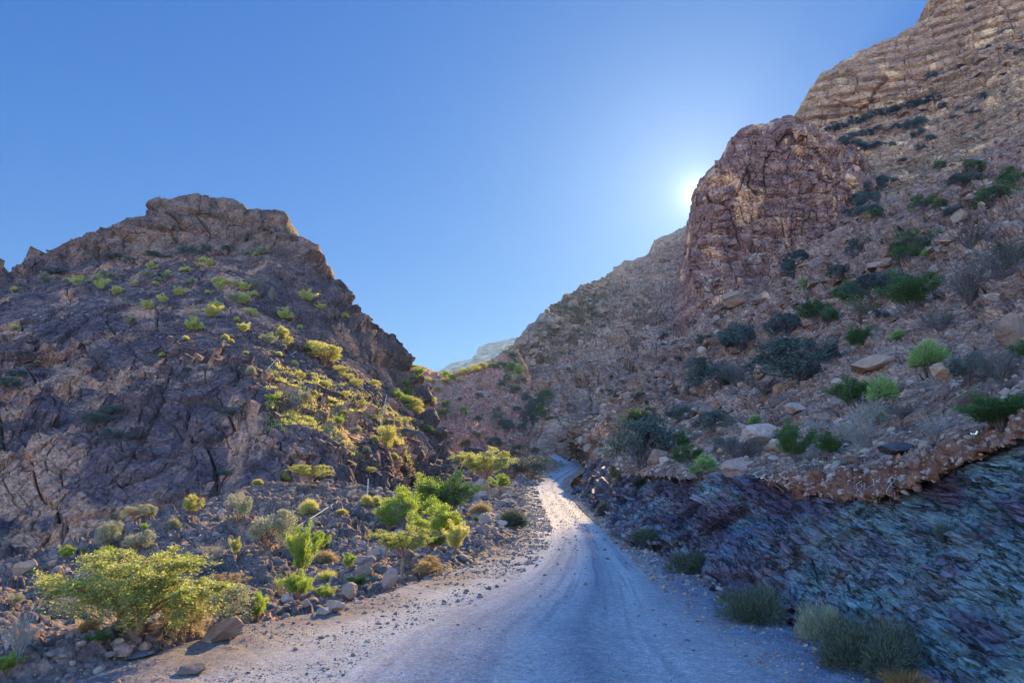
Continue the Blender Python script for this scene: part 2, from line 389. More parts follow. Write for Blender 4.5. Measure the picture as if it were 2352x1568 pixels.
def stone_mat(name, stops, bump=.6, detail=6):
    k = NT(name)
    r = k.attr("rnd")
    info = k.n.new("ShaderNodeObjectInfo").outputs["Random"]
    r = k.math('FRACT', k.math('ADD', r, info))
    c = k.ramp(r, stops)
    c = k.mix(.6, c, k.ramp(k.noise(detail, 7, .7), [(.3, .6), (.7, 1.5)]), 'MULTIPLY')
    return k.done(c, k.bump(k.noise(detail * 1.6, 6, .7), bump, .05), .9)
M['stone_grey'] = stone_mat("grey_stone", [(0, (.10, .07, .06)), (.4, (.20, .145, .115)), (.8, (.32, .25, .20)), (1, (.40, .26, .17))])
M['stone_red'] = stone_mat("reddish_stone", [(0, (.20, .12, .095)), (.5, (.31, .205, .16)), (.85, (.38, .28, .225)), (1, (.36, .17, .10))])
M['stone_mix'] = stone_mat("mixed_stone", [(0, (.085, .068, .068)), (.45, (.16, .12, .105)), (.78, (.27, .20, .16)), (1, (.36, .20, .12))])
M['stone_dark'] = stone_mat("dark_slaty_stone", [(0, (.07, .065, .075)), (.5, (.125, .11, .12)), (1, (.24, .20, .19))])
M['boulder'] = stone_mat("brown_boulder_rock", [(0, (.18, .12, .09)), (.5, (.28, .18, .12)), (1, (.34, .20, .12))], .9, 3)

# ------------------------------------------------------------------ the ground and the hills
G = {}
# open ground, one sheet reaching the horizon
n = 90
gx = np.sign(np.linspace(-1, 1, n)) * np.abs(np.linspace(-1, 1, n)) ** 3 * 2200
gy = np.sign(np.linspace(-1, 1, n)) * np.abs(np.linspace(-1, 1, n)) ** 3 * 2200 + 20
XX, YY = np.meshgrid(gx, gy)
ZZ = -4.5 + .8 * fbm(np.stack([XX, YY, XX * 0], -1).reshape(-1, 3) / 40, 3, 5).reshape(XX.shape)
ZZ = np.where((YY > 60), ZZ - 6, ZZ)
tag(obj("ground", mesh_np("ground", np.stack([XX, YY, ZZ], -1).reshape(-1, 3), grid_faces(n, n)), M['bank']), kind="structure")

# far mountain, about three kilometres off
rows = [[(880, 900, 3000), (960, 880, 3000), (1018, 849, 3000), (1045, 830, 2950), (1062, 826, 2950), (1085, 824, 2900), (1094, 812, 2900), (1100, 800, 2900), (1125, 790, 2850), (1150, 786, 2850), (1168, 779, 2800), (1192, 776, 2800), (1290, 770, 2800), (1420, 690, 2800)],
        [(880, 930, 2700), (1420, 820, 2600)], [(880, 1000, 2400), (1420, 950, 2300)], [(880, 1100, 1700), (1420, 1100, 1700)]]
rows = [[(x_, y_, Y_ * .5) for x_, y_, Y_ in r_] for r_ in rows]
g, v = loft(rows, 260, 160, back=(450, 150), row_sm=3)
def d_far(P, v): return 11 * fbm(P * [1 / 75, 1 / 75, 1 / 45], 5, 3) + 13 * (sstep(.2, .8, (P[:, 2] / 37 + .3 * fbm(P / 100, 2, 4)) % 1)) - 6
_, G['far'] = hillside("far_mountain", g, v, d_far, M['far'], crest_keep=.25)

# massive pale cliff, upper right
rows = [[(1740, 350, 480), (1826, 285, 470), (1845, 262, 470), (1852, 240, 468), (1870, 205, 466), (1895, 175, 464), (1945, 148, 460), (2010, 110, 455), (2060, 93, 450), (2110, 60, 445), (2148, 38, 440), (2158, 5, 432), (2180, -45, 425), (2260, -115, 415), (2400, -165, 400), (2900, -300, 350)],
        [(1740, 400, 470), (1830, 310, 462), (1860, 262, 455), (1900, 225, 450), (2000, 180, 440), (2100, 130, 430), (2160, 100, 420), (2260, 20, 400), (2400, -40, 380), (2900, -180, 330)],
        [(1740, 420, 465), (1830, 325, 458), (1900, 300, 452), (2000, 285, 440), (2100, 245, 428), (2160, 190, 416), (2240, 120, 400), (2400, 60, 375), (2900, -80, 330)],
        [(1740, 440, 440), (1900, 345, 430), (2000, 330, 418), (2100, 300, 405), (2160, 280, 398), (2300, 200, 370), (2400, 150, 355), (2900, 30, 320)],
        [(1740, 470, 410), (1900, 415, 395), (2000, 400, 385), (2100, 380, 370), (2250, 300, 345), (2400, 210, 330), (2900, 100, 300)],
        [(1740, 500, 395), (1900, 450, 382), (2000, 440, 372), (2100, 430, 355), (2250, 340, 330), (2400, 250, 315), (2900, 140, 280)],
        [(1740, 580, 350), (1900, 560, 320), (2000, 540, 310), (2100, 520, 300), (2250, 460, 285), (2400, 410, 272), (2900, 300, 250)]]
g, v = loft(rows, 560, 480, back=(120, 60), row_sm=4)
def d_up(P, v):
    dip = P @ np.array([.10, -.05, 1.0], np.float32)
    st = ((dip + 3 * fbm(P / 60, 3, 21)) / 7.0); lay = sstep(.15, .5, st % 1) * 2.2
    face = sstep(.05, .15, v) * (1 - sstep(.30, .38, v))
    return 7 * fbm(P / [60, 60, 90], 3, 22) + (1.2 + 2.6 * (1 - face)) * lay + blocks(P, 20, (1, 1, 2.2), 2.6, 23, tilt=.8, cw=.04) + blocks(P, 7, (1.3, 1.3, .8), 1.0 - .4 * face, 24, tilt=.8, cw=.07) + (1.0 - .7 * face) * blocks(P, 2.6, (1.3, 1.3, .7), .7, 26, tilt=1.2) + .45 * fbm(P / 3, 3, 25)
_, G['upper'] = hillside("upper_cliff", g, v, d_up, M['upper'], flat=True)

# stepped ridge in the middle
rows = [[(1090, 850, 300), (1150, 815, 306), (1178, 800, 310), (1190, 782, 312), (1205, 768, 316), (1220, 748, 320), (1240, 735, 325), (1255, 712, 330), (1270, 698, 335), (1292, 688, 340), (1296, 678, 343), (1322, 668, 348), (1334, 655, 350), (1360, 650, 356), (1380, 640, 360), (1395, 630, 364), (1420, 612, 368), (1434, 600, 372), (1455, 598, 376), (1478, 590, 380), (1494, 582, 383), (1502, 572, 385), (1502.5, 552, 386), (1520, 542, 388), (1545, 534, 391), (1572, 519, 395), (1590, 512, 398), (1640, 500, 400), (1800, 480, 400)],
        [(1090, 880, 285), (1190, 830, 290), (1300, 730, 318), (1400, 680, 340), (1500, 630, 355), (1590, 600, 365), (1800, 560, 370)],
        [(1090, 900, 275), (1190, 860, 275), (1300, 790, 295), (1400, 740, 310), (1500, 690, 325), (1600, 680, 330), (1800, 640, 330)],
        [(1090, 930, 262), (1190, 900, 262), (1300, 840, 272), (1400, 800, 280), (1500, 775, 290), (1600, 760, 300), (1800, 700, 300)],
        [(1090, 960, 250), (1190, 930, 250), (1300, 870, 255), (1400, 830, 258), (1500, 800, 262), (1600, 780, 272), (1800, 740, 275)],
        [(1090, 1040, 215), (1190, 1000, 212), (1300, 950, 205), (1400, 900, 210), (1500, 850, 220), (1600, 830, 230), (1800, 800, 230)],
        [(1090, 1110, 195), (1190, 1045, 200), (1240, 1030, 192), (1300, 1050, 172), (1350, 1060, 165), (1400, 1040, 170), (1600, 980, 190), (1800, 900, 200)]]
for i_, kf in enumerate((.85, .6, .35, .15)):
    rows[i_] = [(x_, y_, Y_ * (1 + kf * float(sstep(1200., 1460., np.float64(x_))))) for x_, y_, Y_ in rows[i_]]
g, v = loft(rows, 620, 620, back=(100, 60), row_sm=3, under=(0, 0, -12))
def d_rid(P, v):
    dip = P @ np.array([.05, -.04, 1.0], np.float32)
    st = ((dip + 3 * fbm(P / 50, 3, 31)) / 6.0); lay = sstep(.1, .6, st % 1)
    return 8 * fbm(P / 45, 4, 30) + 1.6 * lay + 4.5 * ridged(P / [26, 40, 60], 3, 34) + blocks(P, 11, (1, 1, 1.5), 3.0, 32, tilt=1.5) + blocks(P, 4, (1, 1, 1), 1.1, 33, tilt=1.3) + blocks(P, 1.7, (1, 1, .9), .6, 36, tilt=1.4) + .5 * fbm(P / 2, 3, 35)
_, G['ridge'] = hillside("stepped_ridge", g, v, d_rid, M['ridge'], flat=True, crest_keep=.22)

# brown cliff tower that hides the sun
rows = [[(1712, 310, 350), (1690, 315, 335), (1674, 326, 324), (1700, 303, 312), (1730, 290, 308), (1760, 285, 306), (1790, 279, 306), (1815, 274, 308), (1835, 289, 309), (1860, 290, 311), (1885, 302, 316), (1905, 325, 330), (1925, 345, 350)],
        [(1690, 375, 352), (1674, 375, 336), (1660, 368, 322), (1680, 368, 308), (1710, 360, 302), (1760, 350, 299), (1790, 345, 299), (1820, 345, 300), (1850, 345, 300), (1880, 345, 303), (1910, 345, 312), (1935, 355, 330), (1950, 365, 350)],
        [(1660, 410, 350), (1635, 405, 334), (1618, 403, 318), (1650, 400, 305), (1690, 398, 298), (1740, 392, 296), (1780, 390, 295), (1820, 388, 296), (1860, 386, 297), (1900, 386, 300), (1935, 390, 310), (1955, 395, 330), (1965, 405, 350)],
        [(1640, 460, 350), (1610, 455, 332), (1591, 450, 316), (1625, 450, 302), (1670, 448, 296), (1730, 445, 293), (1780, 440, 291), (1830, 436, 291), (1880, 434, 293), (1930, 432, 298), (1962, 430, 308), (1976, 430, 328), (1980, 435, 350)],
        [(1640, 520, 350), (1605, 515, 332), (1583, 505, 315), (1620, 505, 300), (1670, 502, 293), (1730, 498, 290), (1780, 492, 287), (1830, 488, 287), (1880, 480, 289), (1925, 472, 295), (1955, 465, 306), (1970, 455, 328), (1980, 455, 350)],
        [(1620, 620, 345), (1592, 610, 328), (1574, 595, 312), (1605, 600, 296), (1650, 600, 288), (1720, 596, 283), (1780, 588, 280), (1820, 582, 280), (1860, 575, 282), (1900, 560, 286), (1930, 540, 298), (1950, 530, 320), (1960, 530, 345)],
        [(1600, 690, 335), (1580, 675, 318), (1560, 660, 300), (1595, 670, 285), (1640, 670, 278), (1700, 662, 273), (1760, 650, 270), (1800, 640, 270), (1840, 630, 272), (1880, 610, 276), (1910, 590, 288), (1930, 580, 310), (1950, 580, 335)],
        [(1580, 760, 320), (1565, 750, 305), (1545, 740, 290), (1580, 750, 272), (1620, 748, 266), (1680, 740, 262), (1740, 715, 260), (1780, 700, 258), (1820, 690, 258), (1860, 670, 262), (1890, 650, 275), (1920, 640, 300), (1950, 640, 330)],
        [(1560, 860, 300), (1545, 855, 280), (1525, 850, 262), (1560, 850, 250), (1600, 845, 244), (1660, 830, 240), (1720, 800, 238), (1780, 780, 236), (1820, 760, 236), (1860, 740, 240), (1890, 720, 250), (1920, 700, 280), (1950, 700, 320)]]
g, v = loft(rows, 520, 560, back=(60, 25), byindex=True, row_sm=5, crest_sm=3)
def d_tow(P, v):
    dip = P @ np.array([.12, -.04, 1.0], np.float32)
    st = ((dip + 4 * fbm(P / 40, 3, 41)) / 8.0); lay = sstep(.1, .4, st % 1)
    big = 6 * fbm(P / [30, 30, 50], 3, 40) + 4.5 * ridged(P / [16, 16, 48], 3, 46)
    return .75 * big + 2.3 * lay + blocks(P, 10, (1, 1, 1.8), 3.0, 42, tilt=.7, crack=.8, cw=.06) + blocks(P, 4, (1, 1, 1.3), 1.1, 43, tilt=.8, cw=.06) + blocks(P, 1.6, (1, 1, 1.2), .4, 47, tilt=1.2) + 1.8 * ridged(P / [9, 9, 70], 2, 48) + .35 * fbm(P / 1.5, 3, 45)
_, G['tower'] = hillside("cliff_tower", g, v, d_tow, M['tower'], flat=True, crest_keep=.3, ufade=([0, .2, .3, 1], [.2, .25, 1, 1]))

# red scree saddle at the head of the valley
rows = [[(840, 860, 265), (905, 850, 262), (930, 842, 260), (950, 838, 260), (975, 843, 262), (990, 850, 265), (1010, 858, 270), (1030, 858, 275), (1060, 850, 272), (1100, 838, 265), (1150, 816, 258), (1190, 797, 252), (1205, 830, 245), (1225, 880, 232), (1245, 940, 215), (1265, 1000, 200), (1300, 1040, 188), (1420, 1058, 180)],
        [(840, 900, 245), (950, 885, 235), (1050, 885, 232), (1150, 868, 225), (1200, 862, 225), (1225, 900, 222), (1245, 955, 208), (1265, 1008, 196), (1300, 1044, 184), (1420, 1060, 178)],
        [(840, 960, 215), (950, 930, 210), (1050, 930, 205), (1150, 920, 200), (1200, 928, 200), (1245, 980, 198), (1265, 1014, 190), (1300, 1047, 181), (1420, 1062, 176)],
        [(840, 1060, 175), (950, 1030, 165), (1050, 1010, 160), (1150, 1000, 160), (1232, 1022, 176), (1265, 1030, 180), (1300, 1050, 178), (1420, 1064, 172)],
        [(840, 1090, 160), (950, 1070, 150), (1050, 1045, 146), (1150, 1035, 150), (1228, 1044, 172), (1262, 1056, 155), (1300, 1068, 140), (1420, 1078, 140)],
        [(840, 1160, 130), (950, 1140, 122), (1050, 1115, 120), (1100, 1100, 118), (1180, 1085, 120), (1228, 1074, 130), (1262, 1084, 118), (1300, 1092, 112), (1345, 1098, 104), (1420, 1098, 104)]]
g, v = loft(rows, 460, 380, back=(80, 25), row_sm=2)
def d_sad(P, v): return (2.2 * fbm(P / 26, 4, 50) + 1.3 * ridged(P / [14, 30, 30], 3, 51) + blocks(P, 3.2, (1, 1, 1), .8, 52, tilt=1.5) + blocks(P, 1.3, (1, 1, 1), .42, 53, tilt=1.6)) * (1 - .85 * sstep(.5, .66, v) * sstep(28, 34, P[:, 0] + 22 ))
_, G['saddle'] = hillside("scree_saddle", g, v, d_sad, M['saddle'], crest_keep=.3)

# left hill
rows = [[(-420, 700, 110), (-100, 665, 116), (0, 645, 120), (30, 640, 121), (52, 640, 122), (56, 618, 122), (100, 610, 126), (138, 602, 128), (146, 580, 129), (190, 560, 131), (225, 540, 132), (270, 525, 134), (300, 508, 135), (338, 492, 137), (346, 468, 138), (365, 459, 138), (410, 459, 138), (450, 454, 138), (500, 458, 138), (535, 463, 138), (556, 474, 138), (562, 486, 138), (600, 486, 138), (645, 494, 137), (652, 520, 136), (660, 540, 136), (690, 560, 134), (715, 582, 132), (722, 606, 131), (738, 622, 130), (752, 655, 128), (752, 676, 127), (766, 712, 126), (790, 728, 128), (830, 752, 130), (860, 775, 131), (885, 795, 132), (905, 820, 134), (916, 850, 134), (925, 868, 134), (940, 905, 134), (962, 960, 132), (1000, 1040, 130), (1040, 1080, 128), (1100, 1095, 128)],
        [(-420, 725, 107), (0, 662, 117), (140, 620, 122), (300, 560, 129), (420, 550, 131), (550, 550, 131), (650, 570, 130), (700, 620, 127), (750, 690, 124), (800, 760, 126), (860, 800, 129), (905, 850, 131), (940, 915, 131), (962, 965, 130), (1000, 1045, 128), (1100, 1098, 127)],
        [(-420, 745, 104), (0, 672, 114), (140, 632, 118), (350, 580, 123), (500, 582, 122), (620, 600, 121), (700, 655, 120), (750, 715, 119), (800, 790, 120), (850, 850, 122), (900, 895, 126), (930, 930, 128), (960, 985, 128), (1000, 1058, 126), (1040, 1088, 125), (1100, 1100, 125)],
        [(-420, 800, 94), (0, 712, 102), (200, 670, 104), (400, 660, 104), (550, 690, 104), (700, 770, 106), (800, 845, 110), (870, 895, 116), (930, 950, 121), (960, 1000, 122), (1000, 1066, 121), (1040, 1092, 121), (1100, 1103, 122)],
        [(-420, 860, 82), (0, 760, 90), (200, 735, 90), (400, 755, 87), (520, 800, 84), (620, 870, 82), (700, 880, 88), (780, 900, 94), (860, 920, 104), (920, 965, 112), (960, 1015, 115), (1000, 1075, 116), (1040, 1095, 118), (1100, 1106, 119)],
        [(-420, 940, 74), (0, 860, 79), (200, 840, 78), (400, 850, 77), (550, 880, 76), (650, 930, 72), (780, 950, 75), (880, 990, 88), (960, 1045, 109), (1040, 1098, 115), (1100, 1110, 117)],
        [(-420, 1060, 67), (0, 1000, 70), (200, 960, 69), (400, 960, 69), (600, 980, 67), (700, 1000, 66), (800, 1030, 67), (900, 1050, 80), (960, 1080, 103), (1040, 1102, 112), (1100, 1112, 115)],
        [(-420, 1200, 58), (0, 1150, 60), (200, 1110, 61), (400, 1080, 62), (600, 1060, 63), (700, 1070, 62), (800, 1090, 64), (900, 1100, 76), (960, 1110, 96), (1100, 1125, 110)],
        [(-420, 1360, 50), (0, 1320, 51), (200, 1270, 53), (400, 1190, 56), (600, 1140, 58), (800, 1160, 62), (900, 1160, 72), (1000, 1150, 90), (1100, 1145, 100)]]
g, v = loft(rows, 860, 900, back=(60, 30), under=(0, -3, -7), row_sm=4)
def d_left(P, v):
    sm = sstep(.16, .22, v) * (1 - sstep(.47, .6, v))              # gentler, smoother bench
    top = 1 - sstep(.16, .24, v)
    rough = 1 - .55 * sm
    warp = P + 3 * np.stack([vnoise(P / 12, 60), vnoise(P / 12 + 40, 61), vnoise(P / 12 + 80, 62)], -1)
    d = 3.2 * fbm(warp / [26, 30, 34], 3, 63) * rough
    dipx = P @ np.array([.25, -.05, 1.0], np.float32)
    lay = sstep(.15, .45, ((dipx + 1.6 * fbm(P / 14, 3, 64)) / 3.4) % 1)
    d += lay * (1.3 * top + .25)
    Q = warp @ np.array([[1, 0, .45], [0, 1, 0], [-.45, 0, 1]], np.float32).T    # joints lean to the right
    d += 1.5 * ridged(Q / [9, 12, 40], 2, 65) * sstep(.45, .65, v)
    d += blocks(Q, 8, (.8, 1, 2.8), 1.5, 66, tilt=.8, crack=.7, cw=.04, warp=.15) * rough
    d += blocks(Q, 3.4, (.9, 1, 1.7), .42, 67, tilt=.8, crack=1.0, cw=.05, warp=.2) * rough
    d += blocks(Q, 1.2, (1, 1, 1.2), .11, 68, tilt=1.1, crack=.9)
    d += 2.6 * (sstep(.1, .3, ((P[:, 2] + .12 * P[:, 0] + 1.2 * fbm(P / 10, 2, 70)) / 6.5) % 1) - .5) * top
    return d + .12 * fbm(P / .5, 3, 69)
_, G['left'] = hillside("rocky_hill", g, v, d_left, M['left'], flat=True, crest_keep=.38)

# ------------------------------------------------------------------ road: stations (py, Y, left px, right px)
st1 = [(1568, 7.55, 250, 2085), (1450, 10.2, 560, 1835), (1400, 12.2, 790, 1715), (1360, 14.2, 930, 1640), (1325, 16.6, 1030, 1580), (1290, 20, 1115, 1522), (1262, 24, 1170, 1480), (1240, 29, 1200, 1445),
       (1210, 37, 1213, 1408), (1190, 46, 1213, 1382), (1170, 55, 1211, 1358), (1150, 66, 1209, 1336), (1130, 77, 1209, 1314), (1112, 87, 1212, 1303), (1098, 95, 1224, 1312), (1087, 102, 1246, 1330),
       (1078, 109, 1268, 1343), (1071, 116, 1292, 1346), (1066, 124, 1290, 1345), (1062, 132, 1278, 1325), (1058, 141, 1270, 1303), (1052, 151, 1264, 1293), (1045, 162, 1254, 1284), (1037, 175, 1241, 1262), (1031, 186, 1225, 1246)]
yy = np.array([s[1] for s in st1])
Lw = at([s[2] for s in st1], [s[0] for s in st1], yy); Rw = at([s[3] for s in st1], [s[0] for s in st1], yy)
Lw = np.vstack([[(-11, -60, 0), (-9.5, -20, 0), (-6.2, 0, 0)], Lw]); Rw = np.vstack([[(5, -60, 0), (4.6, -20, 0), (4.2, 0, 0)], Rw])
Lw[3:7, 2] = 0 + (Lw[3:7, 2] * .6); Rw[3:7, 2] = Lw[3:7, 2]
def resample(A, t, k): return np.stack([np.interp(t, k, A[:, j]) for j in range(3)], 1)
ys = np.concatenate([[-60, -20, 0], yy])
T = np.concatenate([np.linspace(-60, 4, 60), np.geomspace(4.1, 186, 1300)])
Lc = smooth1(resample(Lw, T, ys), 40); Rc = smooth1(resample(Rw, T, ys), 40)
nc = 240
s = np.linspace(-.09, 1.07, nc)[None, :, None]
RG = Lc[:, None, :] * (1 - s) + Rc[:, None, :] * s
P = RG.reshape(-1, 3); sv = np.tile(s[0, :, 0], len(T))
cross = np.stack([sv * 6.0, P[:, 1], 0 * sv], -1)
wob = .035 * vnoise(np.stack([0 * sv, P[:, 1] / 9, 0 * sv], -1), 3)
def track(c, w): return np.exp(-((sv + wob - c) / w) ** 2)
rut = np.clip(.55 * track(.30, .055) + .8 * track(.52, .06) + .7 * track(.72, .05) + .35 * track(.42, .03), 0, 1)
rut *= .55 + .45 * np.clip(.5 + fbm(cross / [1, 6, 1], 3, 70), 0, 1)
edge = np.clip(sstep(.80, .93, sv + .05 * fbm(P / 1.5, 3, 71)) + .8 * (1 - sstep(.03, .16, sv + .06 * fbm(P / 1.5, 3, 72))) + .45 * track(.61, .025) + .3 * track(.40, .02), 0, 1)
dirt = np.clip(1.2 * (1 - sstep(.02, .2, sv)), 0, 1) * np.clip(.75 + .8 * fbm(P / 2.0, 4, 73), 0, 1)
streak = sstep(.12, .5, fbm(np.stack([(sv + wob * .5) * 46, P[:, 1] / 7, 0 * sv], -1), 3, 79)) * (1 - .5 * dirt) * sstep(.12, .3, sv) * (1 - sstep(.8, .9, sv))
hgt = -.02 * streak - .035 * rut + .03 * edge + .02 * fbm(P / .8, 3, 74) + .012 * fbm(P / .16, 3, 75) + .03 * dirt * fbm(P / .3, 4, 78) + .05 * fbm(P / [3, 6, 3], 2, 76) + .05 * (edge * np.clip(fbm(P / .35, 3, 77), 0, 1))
hgt -= .5 * np.clip(np.abs(sv - .5) - .53, 0, 1) * 4
P = P + np.stack([0 * sv, 0 * sv, hgt], -1)
G['road'] = P.reshape(len(T), nc, 3)
tag(obj("road", mesh_np("road", P, grid_faces(len(T), nc), {"rut": rut, "edge": edge, "dirt": dirt, "streak": streak}), M['road']), kind="structure", label="pale grey gravel road with worn wheel tracks, climbing to the gap")

# ------------------------------------------------------------------ bank and dry gully left of the road
def roadz(Y): return np.interp(Y, ys, Lw[:, 2])
ra = [(-900, 1900, 4.9), (-420, 1700, 6.3), (330, 1568, 7.55), (640, 1450, 10.2), (990, 1360, 14.2), (1160, 1290, 20), (1232, 1240, 29), (1245, 1190, 46), (1240, 1150, 66), (1236, 1112, 87), (1296, 1080, 107), (1302, 1068, 122), (1266, 1050, 155)]
rb0 = [(-900, 1760, 5.6), (-420, 1620, 7.0), (170, 1545, 8.2), (500, 1478, 9.6), (860, 1375, 13.4), (1060, 1300, 19), (1165, 1247, 28), (1200, 1192, 45), (1200, 1152, 65), (1203, 1112, 86), (1262, 1080, 107), (1280, 1069, 121), (1240, 1048, 155)]
rb = [(-900, 1700, 6.0), (-420, 1570, 7.6), (60, 1488, 9), (380, 1438, 10.6), (750, 1340, 15.2), (980, 1278, 21.5), (1110, 1222, 31), (1168, 1180, 46), (1180, 1145, 66), (1188, 1106, 88), (1250, 1074, 110), (1268, 1066, 124), (1230, 1046, 158)]
rc = [(-900, 1600, 8.5), (-420, 1500, 11), (0, 1450, 13), (300, 1445, 15), (640, 1355, 20.5), (860, 1285, 26), (1000, 1222, 37), (1090, 1180, 50), (1130, 1150, 68), (1165, 1115, 90), (1235, 1078, 113), (1255, 1066, 128), (1222, 1048, 162)]
rd = [(-900, 1450, 18), (-420, 1410, 20), (0, 1375, 22), (280, 1305, 27), (560, 1250, 31), (760, 1212, 36), (900, 1182, 45), (1010, 1158, 56), (1080, 1135, 72), (1130, 1110, 95), (1210, 1085, 116), (1235, 1072, 132), (1212, 1052, 165)]
re = [(-900, 1380, 28), (-420, 1340, 30), (0, 1300, 36), (220, 1228, 42), (450, 1152, 47), (620, 1108, 51), (760, 1112, 55), (880, 1142, 62), (1000, 1134, 78), (1090, 1112, 98), (1180, 1092, 120), (1215, 1080, 138), (1205, 1055, 170)]
g, v = loft([re, rd, rc, rb, rb0, ra], 1150, 520, back=(16, 7), byindex=True, row_sm=1, crest_sm=12)
def d_bank(P, v):
    road = 1 - sstep(.74, .84, v)
    near = sstep(.02, .2, v)
    out = (1 - sstep(.25, .5, v))
    d = .55 * fbm(P / 4, 4, 80) * road + (.6 * ridged(P / [6, 6, 9], 4, 81) + blocks(P, 3.0, (1.3, 1, .8), .5, 82, tilt=1.0)) * out * np.clip((P[:, 1] - 12) / 22, 0, 1)
    far = np.clip(P[:, 1] / 25, 1, 2.5)
    d += blocks(P, .9, (1, 1, .8), .13, 83, tilt=1.1) * far * (.12 + .88 * road) * (.4 + out) + blocks(P, .3, (1, 1, .8), .08, 84, tilt=1.3) * (.35 + .65 * road)
    return d + .03 * fbm(P / .12, 3, 85) - .05 * sstep(.8, .95, v)
_, G['bank'] = hillside("stony_bank", g, v, d_bank, M['bank'], crest_keep=.5)

# ------------------------------------------------------------------ slope right of the road
cut = [(1315, 1122, 80), (1335, 1108, 84), (1347, 1082, 84), (1375, 1052, 76), (1410, 1066, 61), (1440, 1090, 50), (1500, 1092, 38), (1560, 1098, 31), (1650, 1100, 24), (1750, 1097, 20), (1830, 1090, 17.5), (1900, 1098, 15.5), (2000, 1092, 13), (2100, 1062, 11.6), (2200, 1012, 10.4), (2352, 955, 9.2), (2900, 800, 7)]
cut_s = [(1285, 1066, 160), (1335, 1073, 134), (1346, 1074, 130), (1350, 1080, 85)] + cut[3:]
rows = [[(1285, 1052, 195), (1335, 1025, 185), (1380, 975, 172), (1420, 930, 172), (1470, 890, 175), (1520, 850, 182), (1580, 795, 192), (1640, 745, 200), (1700, 710, 208), (1750, 685, 215), (1800, 640, 225), (1850, 612, 232), (1900, 565, 240), (1940, 530, 246), (1962, 495, 250), (2010, 460, 253), (2060, 450, 255), (2150, 425, 255), (2200, 395, 252), (2352, 315, 240), (2900, 100, 220)],
        [(1285, 1055, 190), (1335, 1035, 175), (1420, 970, 142), (1520, 905, 150), (1640, 815, 160), (1750, 740, 170), (1850, 680, 180), (1960, 570, 195), (2150, 490, 200), (2352, 380, 195), (2900, 150, 180)],
        [(1285, 1058, 182), (1335, 1044, 165), (1400, 1005, 122), (1500, 940, 120), (1650, 850, 125), (1800, 755, 128), (1950, 660, 130), (2100, 570, 132), (2352, 440, 125), (2900, 210, 115)],
        [(1285, 1060, 176), (1340, 1054, 155), (1352, 1030, 110), (1380, 1010, 98), (1430, 1000, 88), (1500, 985, 82), (1650, 915, 78), (1800, 850, 74), (1950, 770, 70), (2150, 670, 66), (2352, 560, 62), (2900, 350, 55)],
        [(1285, 1062, 170), (1340, 1064, 145), (1350, 1050, 95), (1378, 1028, 84), (1420, 1030, 70), (1500, 1025, 56), (1650, 1000, 45), (1800, 950, 40), (2000, 890, 36), (2200, 825, 32), (2352, 755, 29), (2900, 600, 24)],
        [(1285, 1064, 165), (1342, 1069, 138), (1350, 1064, 89), (1376, 1040, 79), (1420, 1052, 64), (1500, 1062, 45), (1650, 1060, 33), (1800, 1035, 27), (2000, 1000, 21), (2200, 920, 18), (2352, 870, 16), (2900, 720, 12)],
        cut_s]
g, v = loft(rows, 900, 900, back=(60, 40), row_sm=.4, x=(1285, 2800))
def d_slope(P, v):
    top = 1 - sstep(.35, .7, v)
    dip = P @ np.array([-.55, -.1, 1.0], np.float32)
    lay = sstep(.1, .5, ((dip + 1.5 * fbm(P / 12, 3, 91)) / 3.0) % 1)
    d = (4.5 * fbm(P / 34, 3, 90) + 2.6 * ridged(P / [16, 16, 22], 3, 95) + 2.4 * lay * (.5 + .5 * fbm(P / 25, 2, 98)) + 4.5 * (sstep(.2, .42, ((dip + 5 * fbm(P / 30, 3, 99)) / 15.0) % 1) - .5) * (1 - sstep(.3, .5, v))) * top + .7 * fbm(P / 7, 3, 96) * (1 - sstep(.85, .98, v))
    lip = 1 - .85 * sstep(.72, .9, v)
    d += blocks(P, 4.5, (1, 1, .8), 1.7, 92, tilt=1.3) * (.15 + .85 * top) * lip + blocks(P, 1.7, (1, 1, .8), .62, 93, tilt=1.5) * (.35 + .65 * top) * lip
    return d + blocks(P, .6, (1, 1, .7), .17, 94, tilt=1.4) * (.35 + .65 * sstep(20, 60, P[:, 1])) + .02 * fbm(P / .15, 2, 97)
_, G['slope'] = hillside("rocky_slope", g, v, d_slope, M['slope'], flat=True, up=(.68, .85, .9), crest_keep=.3)

base = [(1315, 1128, 76), (1340, 1148, 66), (1362, 1168, 55), (1388, 1190, 46), (1415, 1210, 37), (1455, 1240, 29), (1492, 1262, 24), (1535, 1288, 20), (1655, 1358, 14), (1840, 1448, 10.2), (2100, 1568, 7.4), (2330, 1700, 5.8), (2900, 1950, 4.4)]
soilb = [(1315, 1124, 79), (1335, 1111, 83), (1347, 1087, 83.5), (1375, 1056, 75.6), (1410, 1069, 60.7), (1440, 1094, 49.5), (1650, 1102, 23.8), (1780, 1108, 19), (1830, 1122, 17.2), (1900, 1140, 15.0), (2000, 1145, 12.5), (2080, 1120, 11.5), (2150, 1092, 10.8), (2200, 1065, 10.1), (2352, 998, 8.95), (2900, 850, 6.8)]
def lerp_rows(a, b, f, bulge=0):
    xs = sorted(set([p[0] for p in a] + [p[0] for p in b])); A, B = np.array(a, float), np.array(b, float); o = []
    for x in xs:
        ya, yb = np.interp(x, A[:, 0], A[:, 1]), np.interp(x, B[:, 0], B[:, 1]); Ya, Yb = np.interp(x, A[:, 0], A[:, 2]), np.interp(x, B[:, 0], B[:, 2])
        o.append((x, ya * (1 - f) + yb * f, (Ya * (1 - f) + Yb * f) * (1 + bulge)))
    return o
